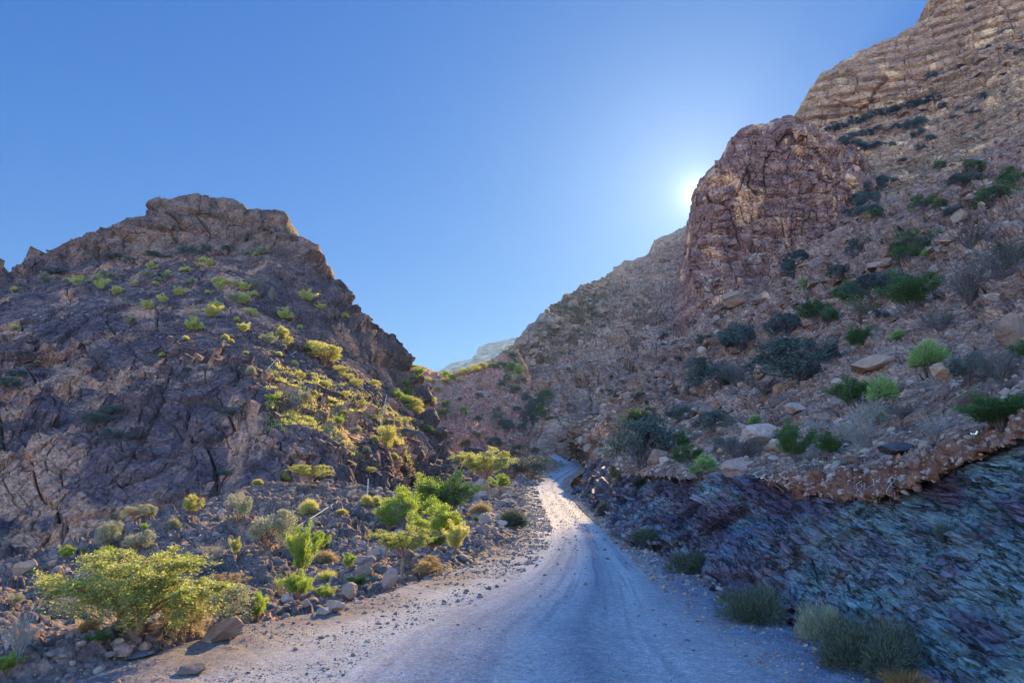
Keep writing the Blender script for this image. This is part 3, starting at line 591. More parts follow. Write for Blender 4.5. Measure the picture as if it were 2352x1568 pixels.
rows = [lerp_rows(cut, soilb, .12, .01), soilb, lerp_rows(soilb, base, .3, .0), lerp_rows(soilb, base, .6, -.01), lerp_rows(soilb, base, .85, -.01), base, lerp_rows(base, [(p[0], p[1] + 30, p[2] * .93) for p in base], 1)]
g, v = loft(rows, 1000, 560, back=None, row_sm=.4, x=(1316, 2800), under=(-.2, -.3, -1.2))
def d_cut(P, v):
    Q = np.stack([P @ FD, P @ N1, P @ N2], -1).astype(np.float32)
    Q += .12 * np.stack([vnoise(P / 1.5, 100), vnoise(P / 1.5 + 9, 101), vnoise(P / 1.5 + 19, 102)], -1)
    d = .25 * fbm(P / [2.4, 3.2, 2.4], 3, 103) + blocks(Q, 1.9, (1.8, .8, 1.3), .22, 108, tilt=.8, warp=.12, crack=.3, cw=.04)
    _, _, Rr, _ = worley(Q / [1.9, .9, 1.1], 120); _, _, R2, _ = worley(Q / [.9, .35, .5], 121)
    nz = fbm(Q / [2.4, .8, 1.2], 4, 122)
    for th, am in ((.26, .065), (.085, .03), (.032, .012)):
        ph = Q[:, 1] / th + Rr * 2.3 + R2 * .9 + nz * .35 / th * .3
        k0 = np.floor(ph); fr = ph - k0; hr = _h((k0 * 7).astype(np.int32), (Rr * 97).astype(np.int32), (R2 * 31).astype(np.int32), 9)
        d += am * (hr - .5 + .5 * (1 - fr)) * sstep(0, .12, fr)
    return d * (.12 + .88 * sstep(.06, .28, v)) * (1 - .6 * sstep(.92, 1, v)) * np.clip(P[:, 1] / 9, .6, 2.2)
_, G['cut'] = hillside("rock_cut", g, v, d_cut, M['schist'], flat=True, label="foliated green and purple rock face cut beside the road")

rows = [[(x, y - 7, Y) for x, y, Y in cut if x >= 1750], [(x, y - 2, Y * .975) for x, y, Y in cut if x >= 1750], lerp_rows([c for c in cut if c[0] >= 1750], [c for c in soilb if c[0] >= 1750], .55, -.03), [(x, y, Y * .968) for x, y, Y in soilb if x >= 1780], [(x, y + 8, Y * 1.03) for x, y, Y in soilb if x >= 1780]]
g, v = loft(rows, 700, 120, back=(1.2, .25), x=(1765, 2800), row_sm=1)
def d_soil(P, v): return .16 * fbm(P / .7, 4, 110) + blocks(P, .22, (1, 1, .8), .10, 111) + .03 * fbm(P / .06, 2, 112) - .1 * sstep(.7, 1, v)
_, G['soil'] = hillside("soil_bank", g, v, d_soil, M['soil'], label="crumbling red brown soil band full of stones above the rock face", crest_keep=1)

# ------------------------------------------------------------------ stones
def ico(sub):
    t = (1 + 5 ** .5) / 2
    V = [(-1, t, 0), (1, t, 0), (-1, -t, 0), (1, -t, 0), (0, -1, t), (0, 1, t), (0, -1, -t), (0, 1, -t), (t, 0, -1), (t, 0, 1), (-t, 0, -1), (-t, 0, 1)]
    V = [np.array(v) / np.linalg.norm(v) for v in V]
    Fc = [(0, 11, 5), (0, 5, 1), (0, 1, 7), (0, 7, 10), (0, 10, 11), (1, 5, 9), (5, 11, 4), (11, 10, 2), (10, 7, 6), (7, 1, 8), (3, 9, 4), (3, 4, 2), (3, 2, 6), (3, 6, 8), (3, 8, 9), (4, 9, 5), (2, 4, 11), (6, 2, 10), (8, 6, 7), (9, 8, 1)]
    for _ in range(sub):
        mid = {}; NF = []
        def m(a, b):
            key = (min(a, b), max(a, b))
            if key not in mid:
                v = V[a] + V[b]; V.append(v / np.linalg.norm(v)); mid[key] = len(V) - 1
            return mid[key]
        for a, b, c_ in Fc:
            x, y, z = m(a, b), m(b, c_), m(c_, a); NF += [(a, x, z), (b, y, x), (c_, z, y), (x, y, z)]
        Fc = NF
    return np.array(V), np.array(Fc)
ICO = {i: ico(i) for i in (0, 1, 2, 3, 4)}

def stone(sub, rg, flat=.7, planes=11):
    V, Fc = ICO[sub]
    n = rg.normal(size=(planes, 3)); n /= np.linalg.norm(n, axis=1, keepdims=True)
    d = rg.uniform(.62, 1.0, planes)
    r = np.min(np.where(V @ n.T > .05, d / np.maximum(V @ n.T, .05), 9), axis=1)
    r = np.minimum(r, 1.15)
    P = V * r[:, None] * np.array([rg.uniform(.8, 1.2), rg.uniform(.6, .95), flat * rg.uniform(.7, 1.1)]) * .5
    return P, Fc

rng = np.random.default_rng(7)
ST = {0: [stone(0, rng) for _ in range(8)], 1: [stone(1, rng) for _ in range(14)]}
def randrot(n, rg, tiltmax=.5):
    a = rg.uniform(0, 2 * np.pi, n); t = rg.normal(0, tiltmax, n); b = rg.uniform(0, 2 * np.pi, n)
    ca, sa, ct, s_t, cb, sb = np.cos(a), np.sin(a), np.cos(t), np.sin(t), np.cos(b), np.sin(b)
    Z1 = np.zeros((n, 3, 3)); Z1[:, 0, 0] = ca; Z1[:, 0, 1] = -sa; Z1[:, 1, 0] = sa; Z1[:, 1, 1] = ca; Z1[:, 2, 2] = 1
    X = np.zeros((n, 3, 3)); X[:, 0, 0] = 1; X[:, 1, 1] = ct; X[:, 1, 2] = -s_t; X[:, 2, 1] = s_t; X[:, 2, 2] = ct
    Z2 = np.zeros((n, 3, 3)); Z2[:, 0, 0] = cb; Z2[:, 0, 1] = -sb; Z2[:, 1, 0] = sb; Z2[:, 1, 1] = cb; Z2[:, 2, 2] = 1
    return Z2 @ X @ Z1

def scatter(name, pts, sizes, mat, kinds=1, tilt=.5, label=None, seed=1, sink=.18):
    rg = np.random.default_rng(seed); n = len(pts)
    tpl = ST[kinds]; Rm = randrot(n, rg, tilt); ki = rg.integers(0, len(tpl), n); Vs, Fs, Rn = [], [], []; off = 0
    for i, (tv, tf) in enumerate(tpl):
        m = np.where(ki == i)[0]
        if not len(m): continue
        P = np.einsum('nij,vj->nvi', Rm[m], tv) * sizes[m][:, None, None] + pts[m][:, None, :]
        P[:, :, 2] += (sizes[m] * (.25 - sink))[:, None]
        Fx = tf[None] + (np.arange(len(m)) * len(tv))[:, None, None] + off
        off += len(m) * len(tv)
        Vs.append(P.reshape(-1, 3)); Fs.append(Fx.reshape(-1, 3)); Rn.append(np.repeat(rg.random(len(m)), len(tv)))
    o = obj(name, mesh_np(name, np.vstack(Vs), np.vstack(Fs), {"rnd": np.concatenate(Rn)}, smooth=False), mat)
    return tag(o, kind="stuff", label=label)

def pick(key, n, seed, v0=0.0, v1=1.0, u0=0.0, u1=1.0, dens=None, pmin=1.6, pmax=26, power=2.3, smax=3.0, smin=.02, clump=None):
    """points on a hillside with sizes following a power law, none smaller than pmin px in the photograph"""
    g_ = G[key]; nv, nu = g_.shape[:2]; rg = np.random.default_rng(seed)
    m = n * 3
    j = rg.uniform(v0, v1, m) * (nv - 2); i = rg.uniform(u0, u1, m) * (nu - 2)
    a = g_[j.astype(int), i.astype(int)]; b = g_[j.astype(int) + 1, i.astype(int) + 1]
    f = rg.random((m, 1)); P = a * f + b * (1 - f)
    ok = P[:, 1] > 3
    if clump is not None: ok &= fbm(P / clump[0], 3, seed) + rg.normal(0, .15, m) > clump[1]
    P = P[ok][:n]
    Y = P[:, 1]
    px = pmin * (1 - rg.random(len(P)) * (1 - (pmax / pmin) ** (1 - power))) ** (1 / (1 - power))
    s_ = np.clip(px * Y / F0, smin, smax)
    return P, s_, px

def rubble(name, key, n, mat, seed, big=6.0, label=None, tilt=.5, **kw):
    P, s_, px = pick(key, n, seed, **kw)
    b = px > big
    Vm = []
    o = scatter(name, P[~b], s_[~b], mat, 0, tilt, label, seed)
    if b.sum():
        o2 = scatter(name + "_large", P[b], s_[b], mat, 1, tilt, label, seed + 1)
        # one object: join the coarse and the fine mesh
        v1 = len(o.data.vertices); A = np.empty(v1 * 3, np.float32); o.data.vertices.foreach_get("co", A)
        B = np.empty(len(o2.data.vertices) * 3, np.float32); o2.data.vertices.foreach_get("co", B)
        fa = np.empty(len(o.data.loops), np.int32); o.data.loops.foreach_get("vertex_index", fa)
        fb = np.empty(len(o2.data.loops), np.int32); o2.data.loops.foreach_get("vertex_index", fb)
        ra_ = np.empty(v1, np.float32); o.data.attributes["rnd"].data.foreach_get("value", ra_)
        rb_ = np.empty(len(o2.data.vertices), np.float32); o2.data.attributes["rnd"].data.foreach_get("value", rb_)
        me = mesh_np(name, np.concatenate([A, B]).reshape(-1, 3), np.concatenate([fa, fb + v1]).reshape(-1, 3), {"rnd": np.concatenate([ra_, rb_])}, smooth=False)
        me.materials.append(mat); old = o.data; o.data = me; bpy.data.objects.remove(o2); bpy.data.meshes.remove(old); o.data.name = name
    return o

CUBE = np.array([(x, y, z) for x in (-.5, .5) for y in (-.5, .5) for z in (-.5, .5)]); CUBEF = np.array([(0, 1, 3, 2), (4, 6, 7, 5), (0, 4, 5, 1), (2, 3, 7, 6), (0, 2, 6, 4), (1, 5, 7, 3)])
def broken(name, parent, key, n, mat, seed, dims, axes=None, jit=.2, depth=.15, **kw):
    """angular blocks of the same rock standing half out of a face along its joints"""
    P, s_, px = pick(key, n, seed, **kw); n = len(P); rg = np.random.default_rng(seed)
    A_ = np.eye(3) if axes is None else np.array(axes)              # rows: the three joint directions
    V = np.repeat(CUBE[None], n, 0) * (1 + rg.normal(0, .16, (n, 8, 3))) * np.array(dims) * rg.uniform(.6, 1.4, (n, 1, 3))
    a = rg.normal(0, jit, (n, 3)); K = np.zeros((n, 3, 3)); K[:, 0, 1], K[:, 0, 2], K[:, 1, 0], K[:, 1, 2], K[:, 2, 0], K[:, 2, 1] = -a[:, 2], a[:, 1], a[:, 2], -a[:, 0], -a[:, 1], a[:, 0]
    Rj = np.eye(3) + K + .5 * K @ K
    V = np.einsum('nij,nvj->nvi', Rj, V @ A_) * s_[:, None, None] + P[:, None, :] + [0, s_.mean() * depth, 0]
    F_ = (CUBEF[None] + (np.arange(n) * 8)[:, None, None]).reshape(-1, 4)
    o = obj(name, mesh_np(name, V.reshape(-1, 3), F_, smooth=False), mat, bpy.data.objects[parent]); o["kind"] = "stuff"; return o
LEAN = [(.94, .1, -.32), (-.1, .99, 0), (.32, 0, .95)]
broken("fractured_blocks", "rocky_hill", 'left', 3000, M['left'], 501, (.9, .6, 1.7), LEAN, .13, v0=.55, v1=.99, power=2.1, pmin=3, pmax=32, smax=2.6, depth=.5, clump=(9, -.05))
broken("summit_blocks", "rocky_hill", 'left', 1500, M['left'], 507, (1.5, .7, .8), LEAN, .13, v0=.03, v1=.24, power=2.2, pmin=3, pmax=24, smax=2.6, depth=.4)
broken("fractured_blocks", "cliff_tower", 'tower', 1400, M['tower'], 502, (1.1, .7, 1.0), None, .13, v0=.08, v1=.95, u0=.26, power=2.2, pmin=3, pmax=24, smax=5, depth=.5)
broken("fractured_blocks", "upper_cliff", 'upper', 1800, M['upper'], 503, (1.6, .9, .5), [(.99, 0, .12), (0, 1, 0), (-.12, 0, .99)], .12, v0=.25, v1=1, power=2.2, pmin=3, pmax=24, smax=8, depth=.4)
broken("fractured_blocks", "stepped_ridge", 'ridge', 5000, M['ridge'], 504, (1.3, .8, .8), None, .2, v0=.06, v1=1, power=2.3, pmin=3, pmax=20, smax=6, depth=.4)
broken("fractured_blocks", "rocky_slope", 'slope', 8000, M['slope'], 505, (1.5, 1.0, .55), [(.9, 0, .43), (0, 1, 0), (-.43, 0, .9)], .25, v0=.03, v1=.8, u1=.8, power=2.1, pmin=3, pmax=44, smax=4)
broken("loose_plates", "rock_cut", 'cut', 1200, M['schist'], 506, (3.0, .35, 1.2), [FD, N1, N2], .13, v0=.1, v1=.93, u1=.85, power=2.2, pmin=3, pmax=30, smax=.3, depth=.0)

rubble("slope_rubble", 'slope', 17000, M['stone_grey'], 201, v0=.45, v1=1.0, u1=.78, power=2.2, pmax=34, pmin=2.2, smax=1.6, clump=(9, -.12), label="grey angular rubble covering the slope above the rock face")
rubble("high_rubble", 'slope', 6000, M['stone_grey'], 203, v0=.08, v1=.5, u1=.78, power=2.6, pmax=16, pmin=2.0, smax=2.4, clump=(16, .0), label="grey rubble strewn over the upper part of the right slope")
rubble("saddle_scree", 'saddle', 9000, M['stone_red'], 205, v0=.15, v1=1.0, power=2.5, pmax=15, pmin=1.8, smax=2.2, label="reddish scree filling the head of the valley")
rubble("bank_rubble", 'bank', 15000, M['stone_mix'], 207, v0=.06, v1=.74, u0=.2, power=2.15, pmax=26, pmin=2.2, smax=.9, clump=(4, -.22), label="brown and grey rubble on the bank left of the road")
rubble("verge_gravel", 'bank', 19000, M['stone_mix'], 209, v0=.78, v1=1.0, u0=.08, power=2.3, pmax=40, pmin=1.8, smax=.35, label="loose gravel and stone chips along the left verge")
rubble("bend_gravel", 'bank', 12000, M['stone_mix'], 223, v0=.50, v1=1.0, u0=.46, u1=.80, power=2.4, pmax=22, pmin=1.8, smax=.6, label="brown stones heaped on the inside of the sunlit bend")
rubble("hill_rubble", 'left', 5000, M['stone_dark'], 211, v0=.2, v1=.6, u0=.25, power=2.6, pmax=12, pmin=1.8, smax=1.2, clump=(12, .05), label="dark rubble lying on the bench of the left hill")
rubble("soil_stones", 'soil', 4200, M['stone_red'], 213, v0=.05, v1=.95, power=2.0, pmax=24, pmin=2.5, smax=.3, tilt=1.2, label="buff stones stuck in the red brown soil band")
rubble("road_pebbles", 'road', 3500, M['stone_dark'], 215, v0=.04, v1=.8, power=2.9, pmax=16, pmin=1.6, smax=.12, smin=.006, label="small loose pebbles scattered over the gravel road")
P_, s_, px_ = pick('road', 12000, 217, v0=.04, v1=.9, u0=.80, u1=.99, power=2.6, pmax=16, pmin=1.8, smax=.16)
scatter("edge_gravel", P_, s_, M['stone_grey'], 0, .5, "grey gravel banked along the right edge of the road", 218)
P_, s_, px_ = pick('road', 9000, 221, v0=.04, v1=.75, u0=.0, u1=.32, power=2.7, pmax=18, pmin=1.8, smax=.14, clump=(.8, -.1))
scatter("left_edge_gravel", P_, s_, M['stone_mix'], 0, .5, "brown gravel along the left edge of the road", 222)
P_, s_, px_ = pick('cut', 2600, 219, v0=.84, v1=.93, u1=.85, power=2.2, pmax=34, pmin=2.5, smax=.4)
scatter("ditch_rubble", P_, s_, M['stone_dark'], 1, .6, "dark slaty debris at the foot of the rock face", 220)

# ------------------------------------------------------------------ casting rays to stand things on the ground
bpy.context.view_layer.update()
DG = bpy.context.evaluated_depsgraph_get()
CAMV = Vector((0, 0, CAMZ))
def hit(px, py):
    d = Vector(ray(np.float64(px), np.float64(py))).normalized()
    h, loc, nrm_, i, o, _ = S.ray_cast(DG, CAMV, d)
    tries = 0
    while not h and tries < 12:
        py += 4; tries += 1
        d = Vector(ray(np.float64(px), np.float64(py))).normalized(); h, loc, nrm_, i, o, _ = S.ray_cast(DG, CAMV, d)
    return np.array(loc), (loc - CAMV).length

# ------------------------------------------------------------------ plants
def leaf_mat(name, stops, trans=.45, rough=.6):
    k = NT(name); r = k.attr("rnd"); info = k.n.new("ShaderNodeObjectInfo").outputs["Random"]
    c = k.ramp(k.math('ADD', k.math('MULTIPLY', r, .8), k.math('MULTIPLY', info, .2)), stops)
    k.done(c, rough=rough)
    tr = k.n.new("ShaderNodeBsdfTranslucent"); k.link(c, tr.inputs[0])
    mx = k.n.new("ShaderNodeMixShader"); mx.inputs[0].default_value = trans
    k.link(k.b.outputs[0], mx.inputs[1]); k.link(tr.outputs[0], mx.inputs[2]); k.link(mx.outputs[0], k.out.inputs[0])
    return k.m
L = {
    'bright': leaf_mat("bright_green_leaf", [(0, (.13, .20, .03)), (.5, (.27, .37, .055)), (1, (.46, .52, .12))], .58),
    'green': leaf_mat("mid_green_leaf", [(0, (.045, .09, .03)), (.5, (.085, .155, .05)), (1, (.16, .24, .08))], .4),
    'blue': leaf_mat("dull_blue_green_leaf", [(0, (.045, .065, .06)), (.5, (.085, .12, .10)), (1, (.16, .20, .15))], .3),
    'olive': leaf_mat("olive_acacia_leaf", [(0, (.19, .23, .06)), (.5, (.35, .38, .11)), (1, (.54, .53, .21))], .6),
    'yellow': leaf_mat("yellow_green_spine", [(0, (.26, .27, .06)), (.5, (.48, .46, .12)), (1, (.66, .60, .24))], .55),
    'gold': leaf_mat("sunlit_gold_spine", [(0, (.36, .34, .08)), (.5, (.60, .56, .14)), (1, (.80, .72, .28))], .5),  # straw yellow brightened in colour to stand for sun on the shaded tufts
    'pale': leaf_mat("pale_grey_green_leaf", [(0, (.20, .20, .12)), (.5, (.33, .33, .20)), (1, (.48, .46, .30))], .4),
    'straw': leaf_mat("dry_straw", [(0, (.26, .19, .09)), (.5, (.42, .31, .15)), (1, (.56, .44, .24))], .4),
    'orange': leaf_mat("rusty_dry_straw", [(0, (.26, .14, .06)), (.5, (.42, .24, .10)), (1, (.52, .33, .16))], .4),
    'broom': leaf_mat("dark_dusty_green_stalk", [(0, (.04, .05, .035)), (.5, (.085, .105, .065)), (1, (.18, .20, .12))], .3),
    'lime': leaf_mat("light_green_stalk", [(0, (.14, .22, .06)), (.5, (.26, .38, .11)), (1, (.40, .50, .20))], .4),
}
def bark_mat(name, c0, c1):
    k = NT(name); return k.done(k.ramp(k.noise(18, 5, .7), [(.35, c0), (.65, c1)]), k.bump(k.noise(30, 4, .7), .4, .02), .9)
BK = {'brown': bark_mat("brown_bark", (.16, .095, .06), (.33, .21, .14)), 'grey': bark_mat("grey_twig_bark", (.22, .19, .19), (.42, .38, .37)),
      'dark': bark_mat("dark_twig_bark", (.09, .07, .065), (.19, .15, .14))}

def unit(v): return v / (np.linalg.norm(v, axis=-1, keepdims=True) + 1e-9)
def leaves(C, D, l, w, rg, rnd):
    n = len(C); D = unit(D); W = unit(np.cross(D, rg.normal(size=(n, 3))))
    l = np.broadcast_to(l, (n,))[:, None]; w = np.broadcast_to(w, (n,))[:, None]
    V = np.stack([C, C + D * l * .5 + W * w * .5, C + D * l, C + D * l * .5 - W * w * .5], 1).reshape(-1, 3)
    return V, np.arange(n * 4).reshape(n, 4), np.repeat(rnd, 4)
def tubes(paths, k=4):
    Vs, Fs, off = [], [], 0
    for P, r in paths:
        P = np.asarray(P, float); m = len(P); r = np.broadcast_to(r, (m,))
        t = unit(np.gradient(P, axis=0)); a = unit(np.cross(t, [.31, .17, .93])); b = np.cross(t, a)
        th = np.linspace(0, 2 * np.pi, k, endpoint=False)
        ring = P[:, None] + r[:, None, None] * (np.cos(th)[None, :, None] * a[:, None] + np.sin(th)[None, :, None] * b[:, None])
        Vs.append(ring.reshape(-1, 3)); i = np.arange(m * k).reshape(m, k) + off; off += m * k
        n_ = np.roll(i, -1, 1); Fs.append(np.stack([i[:-1], n_[:-1], n_[1:], i[1:]], -1).reshape(-1, 4))
    return np.vstack(Vs), np.vstack(Fs)
def bez(a, b, bow, n, rg):
    t = np.linspace(0, 1, n)[:, None]; mid = (a + b) / 2 + bow
    return (1 - t) ** 2 * a + 2 * t * (1 - t) * mid + t * t * b + rg.normal(0, .008, (n, 3)) * np.linalg.norm(b - a) * (t > 0)

def stems(rg, n, spread, h, r0, forks=2, upright=.5):
    paths, tips = [], []
    for i in range(n):
        az = rg.uniform(0, 2 * np.pi); q = rg.uniform(.15, 1) ** .6
        a = np.array([np.cos(az), np.sin(az), 0]) * .04 * rg.random()
        end = np.array([np.cos(az) * spread * q, np.sin(az) * spread * q, h * (1 - .45 * q * q) * rg.uniform(.75, 1)])
        p = bez(a, end, np.array([-np.cos(az), -np.sin(az), 0]) * spread * .2 * q + [0, 0, h * .05], 7, rg)
        paths.append((p, np.linspace(r0, r0 * .35, 7))); tips.append(p)
        for f in range(forks):
            k_ = rg.integers(2, 6); d = (p[-1] - p[0]) * rg.uniform(.25, .5) + rg.normal(0, .10, 3); d[2] = abs(d[2]) * upright + .04
            pp = bez(p[k_], p[k_] + d, rg.normal(0, .02, 3), 5, rg); paths.append((pp, np.linspace(r0 * .55, r0 * .2, 5))); tips.append(pp)
    return paths, tips

def make(kind, seed):
    """foliage and stem meshes of a plant one metre wide, its foot at the origin"""
    rg = np.random.default_rng(seed)
    if kind == 'leafy':
        ps, tp = stems(rg, 15, .40, .95, .012, 3)
        per = 200; C, D = [], []
        for p in tp:
            t = rg.uniform(.25, 1.0, per) ** .7; idx = t * (len(p) - 1); i = np.minimum(idx.astype(int), len(p) - 2)
            c = p[i] + (p[i + 1] - p[i]) * (idx - i)[:, None]
            o = rg.normal(0, .034, (per, 3)); C.append(c + o); D.append(unit(p[-1] - p[0]) + unit(o) * .8 + [0, 0, .5])
        C, D = np.vstack(C), np.vstack(D); n = len(C)
        return leaves(C, D, rg.uniform(.026, .045, n), rg.uniform(.012, .020, n), rg, rg.random(n)), tubes(ps)
    if kind == 'twiggy':
        ps, tp = stems(rg, 34, .46, .82, .007, 5, .8)
        C = np.vstack([p[rg.integers(1, len(p), 7)] + rg.normal(0, .012, (7, 3)) for p in tp]); n = len(C)
        return leaves(C, rg.normal(size=(n, 3)) + [0, 0, .6], rg.uniform(.02, .04, n), .012, rg, rg.random(n)), tubes(ps, 3)
    if kind == 'cushion':
        n = 2600; d = rg.normal(size=(n, 3)); d[:, 2] = np.abs(d[:, 2]) * .9 + .05; d = unit(d)
        lump = 1 + .14 * vnoise(d * 3.2, seed) + .06 * vnoise(d * 8, seed + 1)
        Rr = np.array([.5, .5, .42]) * lump[:, None]; a = rg.uniform(.35, .8, n)[:, None]
        V, Fq, r = leaves(d * Rr * a, d + rg.normal(0, .22, (n, 3)), rg.uniform(.14, .28, n), .016, rg, rg.random(n))
        return (V, Fq, r), None
    if kind == 'grass':
        n = 900; az = rg.uniform(0, 2 * np.pi, n); q = rg.random(n) ** .6
        C = np.stack([np.cos(az) * q * .28, np.sin(az) * q * .28, 0 * q], 1); D = np.stack([np.cos(az) * q * .9, np.sin(az) * q * .9, .55 + .4 * rg.random(n)], 1)
        return leaves(C, D + rg.normal(0, .12, (n, 3)), rg.uniform(.35, .75, n), .022, rg, rg.random(n)), None
    if kind == 'shrub':
        ps, tp = stems(rg, 20, .42, .74, .010, 4)
        nl = 13; lob = np.array([[rg.uniform(-.34, .34), rg.uniform(-.34, .34), rg.uniform(.2, .62)] for _ in range(nl)]); rad = rg.uniform(.10, .21, nl)
        n = 7000; k_ = rg.integers(0, nl, n); d = unit(rg.normal(size=(n, 3))); q = rg.uniform(.45, 1.08, n)[:, None]
        C = lob[k_] + d * rad[k_][:, None] * q * [1, 1, .85]
        keep = (vnoise(C * 9, seed) > -.35) & (C[:, 2] > .02); C, d = C[keep], d[keep]; n = len(C)
        return leaves(C, d + rg.normal(0, .6, (n, 3)) + [0, 0, .3], rg.uniform(.028, .05, n), rg.uniform(.013, .021, n), rg, np.clip(rg.random(n) * .7 + .3 * (vnoise(C * 5, seed + 3) * .5 + .5), 0, 1)), tubes(ps, 3)
    if kind == 'broom':
        n = 12000; nl = 11; lob = np.array([[rg.uniform(-.33, .33), rg.uniform(-.33, .33), .02] for _ in range(nl)]); hh = rg.uniform(.32, .58, nl)
        k_ = rg.integers(0, nl, n); d = rg.normal(size=(n, 3)) * [1, 1, .9]; d[:, 2] = np.abs(d[:, 2]) + .12; d = unit(d)
        q = rg.uniform(.45, 1, n) ** .6
        C = lob[k_] + d * (np.stack([hh[k_] * .62, hh[k_] * .62, hh[k_]], 1)) * q[:, None] * .86
        V, Fq, r = leaves(C, d + rg.normal(0, .35, (n, 3)) + [0, 0, .2], rg.uniform(.035, .08, n), rg.uniform(.006, .010, n), rg, rg.random(n))
        return (V, Fq, r), None
    if kind in ('acacia', 'sprawl'):
        flat = kind == 'acacia'
        hz = .62 if flat else .55; paths, segs = [], []
        base = np.zeros(3); fork = np.array([.02, 0, .24 if flat else .12])
        ntr = 1 if flat else 3
        starts = []
        for i in range(ntr):
            f_ = fork + ([0, 0, 0] if ntr == 1 else rg.normal(0, .06, 3) * [1, 1, .3]); paths.append((bez(base, f_, rg.normal(0, .02, 3), 7, rg), np.linspace(.024, .017, 7))); starts.append(f_)
        nb = 11 if flat else 15
        for i in range(nb):
            az = i / nb * 2 * np.pi + rg.normal(0, .2); q = rg.uniform(.55, 1) if i % 2 else rg.uniform(.2, .6)
            e = np.array([np.cos(az) * .44 * q, np.sin(az) * .44 * q, hz * (1 - (.28 if flat else .45) * q * q) + rg.normal(0, .02)])
            s0 = starts[i % ntr]; p = bez(s0, e, np.array([0, 0, .05]), 9, rg); paths.append((p, np.linspace(.012, .004, 9)))
            for j in range(9):
                k_ = rg.integers(3, 9); az2 = az + rg.normal(0, .9); ln = rg.uniform(.10, .24)
                e2 = p[k_] + np.array([np.cos(az2) * ln, np.sin(az2) * ln, rg.uniform(-.02, .07)]); pp = bez(p[k_], e2, [0, 0, .02], 5, rg)
                paths.append((pp, np.linspace(.004, .0015, 5))); segs.append(pp)
                for jj in range(3):
                    e3 = pp[rg.integers(1, 5)] + rg.normal(0, .055, 3) * [1, 1, .45]; p3 = bez(pp[2], e3, [0, 0, .01], 4, rg); segs.append(p3)
        per = 60 if flat else 90; C = []
        for p in segs:
            idx = rg.uniform(.15, 1, per) * (len(p) - 1); i = np.minimum(idx.astype(int), len(p) - 2)
            C.append(p[i] + (p[i + 1] - p[i]) * (idx - i)[:, None] + rg.normal(0, .009, (per, 3)))
        C = np.vstack(C); n = len(C)
        if not flat:        # drooping fringe
            dr = rg.random(n) < .22; C[dr, 2] -= rg.uniform(0, .2, dr.sum())
        return leaves(C, rg.normal(size=(n, 3)) * [1, 1, .6] + [0, 0, .15], rg.uniform(.012, .022, n), rg.uniform(.005, .009, n), rg, rg.random(n)), tubes(paths, 5)

TPL = {}
def template(kind, var, leaf, bark):
    key = (kind, var, leaf, bark)
    if key not in TPL:
        lv, tb = make(kind, hash_seed(kind, var))
        mf = mesh_np("foliage", lv[0], lv[1], {"rnd": lv[2]}, smooth=False); mf.materials.append(L[leaf])
        ms = None
        if tb is not None: ms = mesh_np("stem", tb[0], tb[1]); ms.materials.append(BK[bark])
        TPL[key] = (mf, ms)
    return TPL[key]
def hash_seed(kind, var): return sum(ord(c) * (i + 1) for i, c in enumerate(kind)) + var * 101
R_ = random.Random(11)
CATS = {'leafy': ('leafy_bush', 'bush'), 'twiggy': ('twiggy_shrub', 'shrub'), 'cushion': ('cushion_plant', 'cushion plant'), 'grass': ('grass_tuft', 'tuft'),
        'shrub': ('shrub', 'shrub'), 'broom': ('broom_bush', 'bush'), 'acacia': ('acacia_tree', 'tree'), 'sprawl': ('acacia_tree', 'tree')}
NAT = {'leafy': 1.0, 'twiggy': .85, 'cushion': .48, 'grass': .55, 'shrub': .78, 'broom': .58, 'acacia': .68, 'sprawl': .6}
def plant(kind, leaf, px, py, w, h, label, bark='brown', group=None, simple=False, sink=.04):
    """px,py: foot of the plant in the photograph; w,h: its size there"""
    loc, dist = hit(px, py)
    if kind == 'broom': h = h * 1.1
    if kind in ('leafy', 'shrub', 'twiggy'): w, h = w * (1.42 if leaf == 'blue' else 1.28), h * 1.15
    depth = loc[1] * math.cos(PITCH) + (loc[2] - CAMZ) * math.sin(PITCH)
    ww = w * depth / F0; hh = h * depth / F0
    nm, cat = CATS[kind]
    mf, ms = template(kind, R_.randrange(3), leaf, bark)
    sc = (ww, ww * R_.uniform(.8, 1.1), hh / NAT[kind]); rz = R_.uniform(0, 6.28)
    # turn first, then squash: the mesh is turned by scaling x and y alike
    sx = ww; rot = (0, 0, rz)
    lz = loc[2] - sink * hh
    if simple or ms is None:
        o = bpy.data.objects.new(nm, mf); COL.objects.link(o); o.location = (loc[0], loc[1], lz); o.rotation_euler = rot; o.scale = (sx, sx, sc[2])
        return tag(o, label, cat, group)
    r = bpy.data.objects.new(nm, None); COL.objects.link(r); r.empty_display_size = .1
    r.location = (loc[0], loc[1], lz); r.rotation_euler = rot; r.scale = (sx, sx, sc[2]); tag(r, label, cat, group)
    tree = kind in ('acacia', 'sprawl')
    for n_, me in (("crown" if tree else "foliage", mf), ("trunk" if tree else "stem", ms)):
        c_ = bpy.data.objects.new(n_, me); COL.objects.link(c_); c_.parent = r
    return r

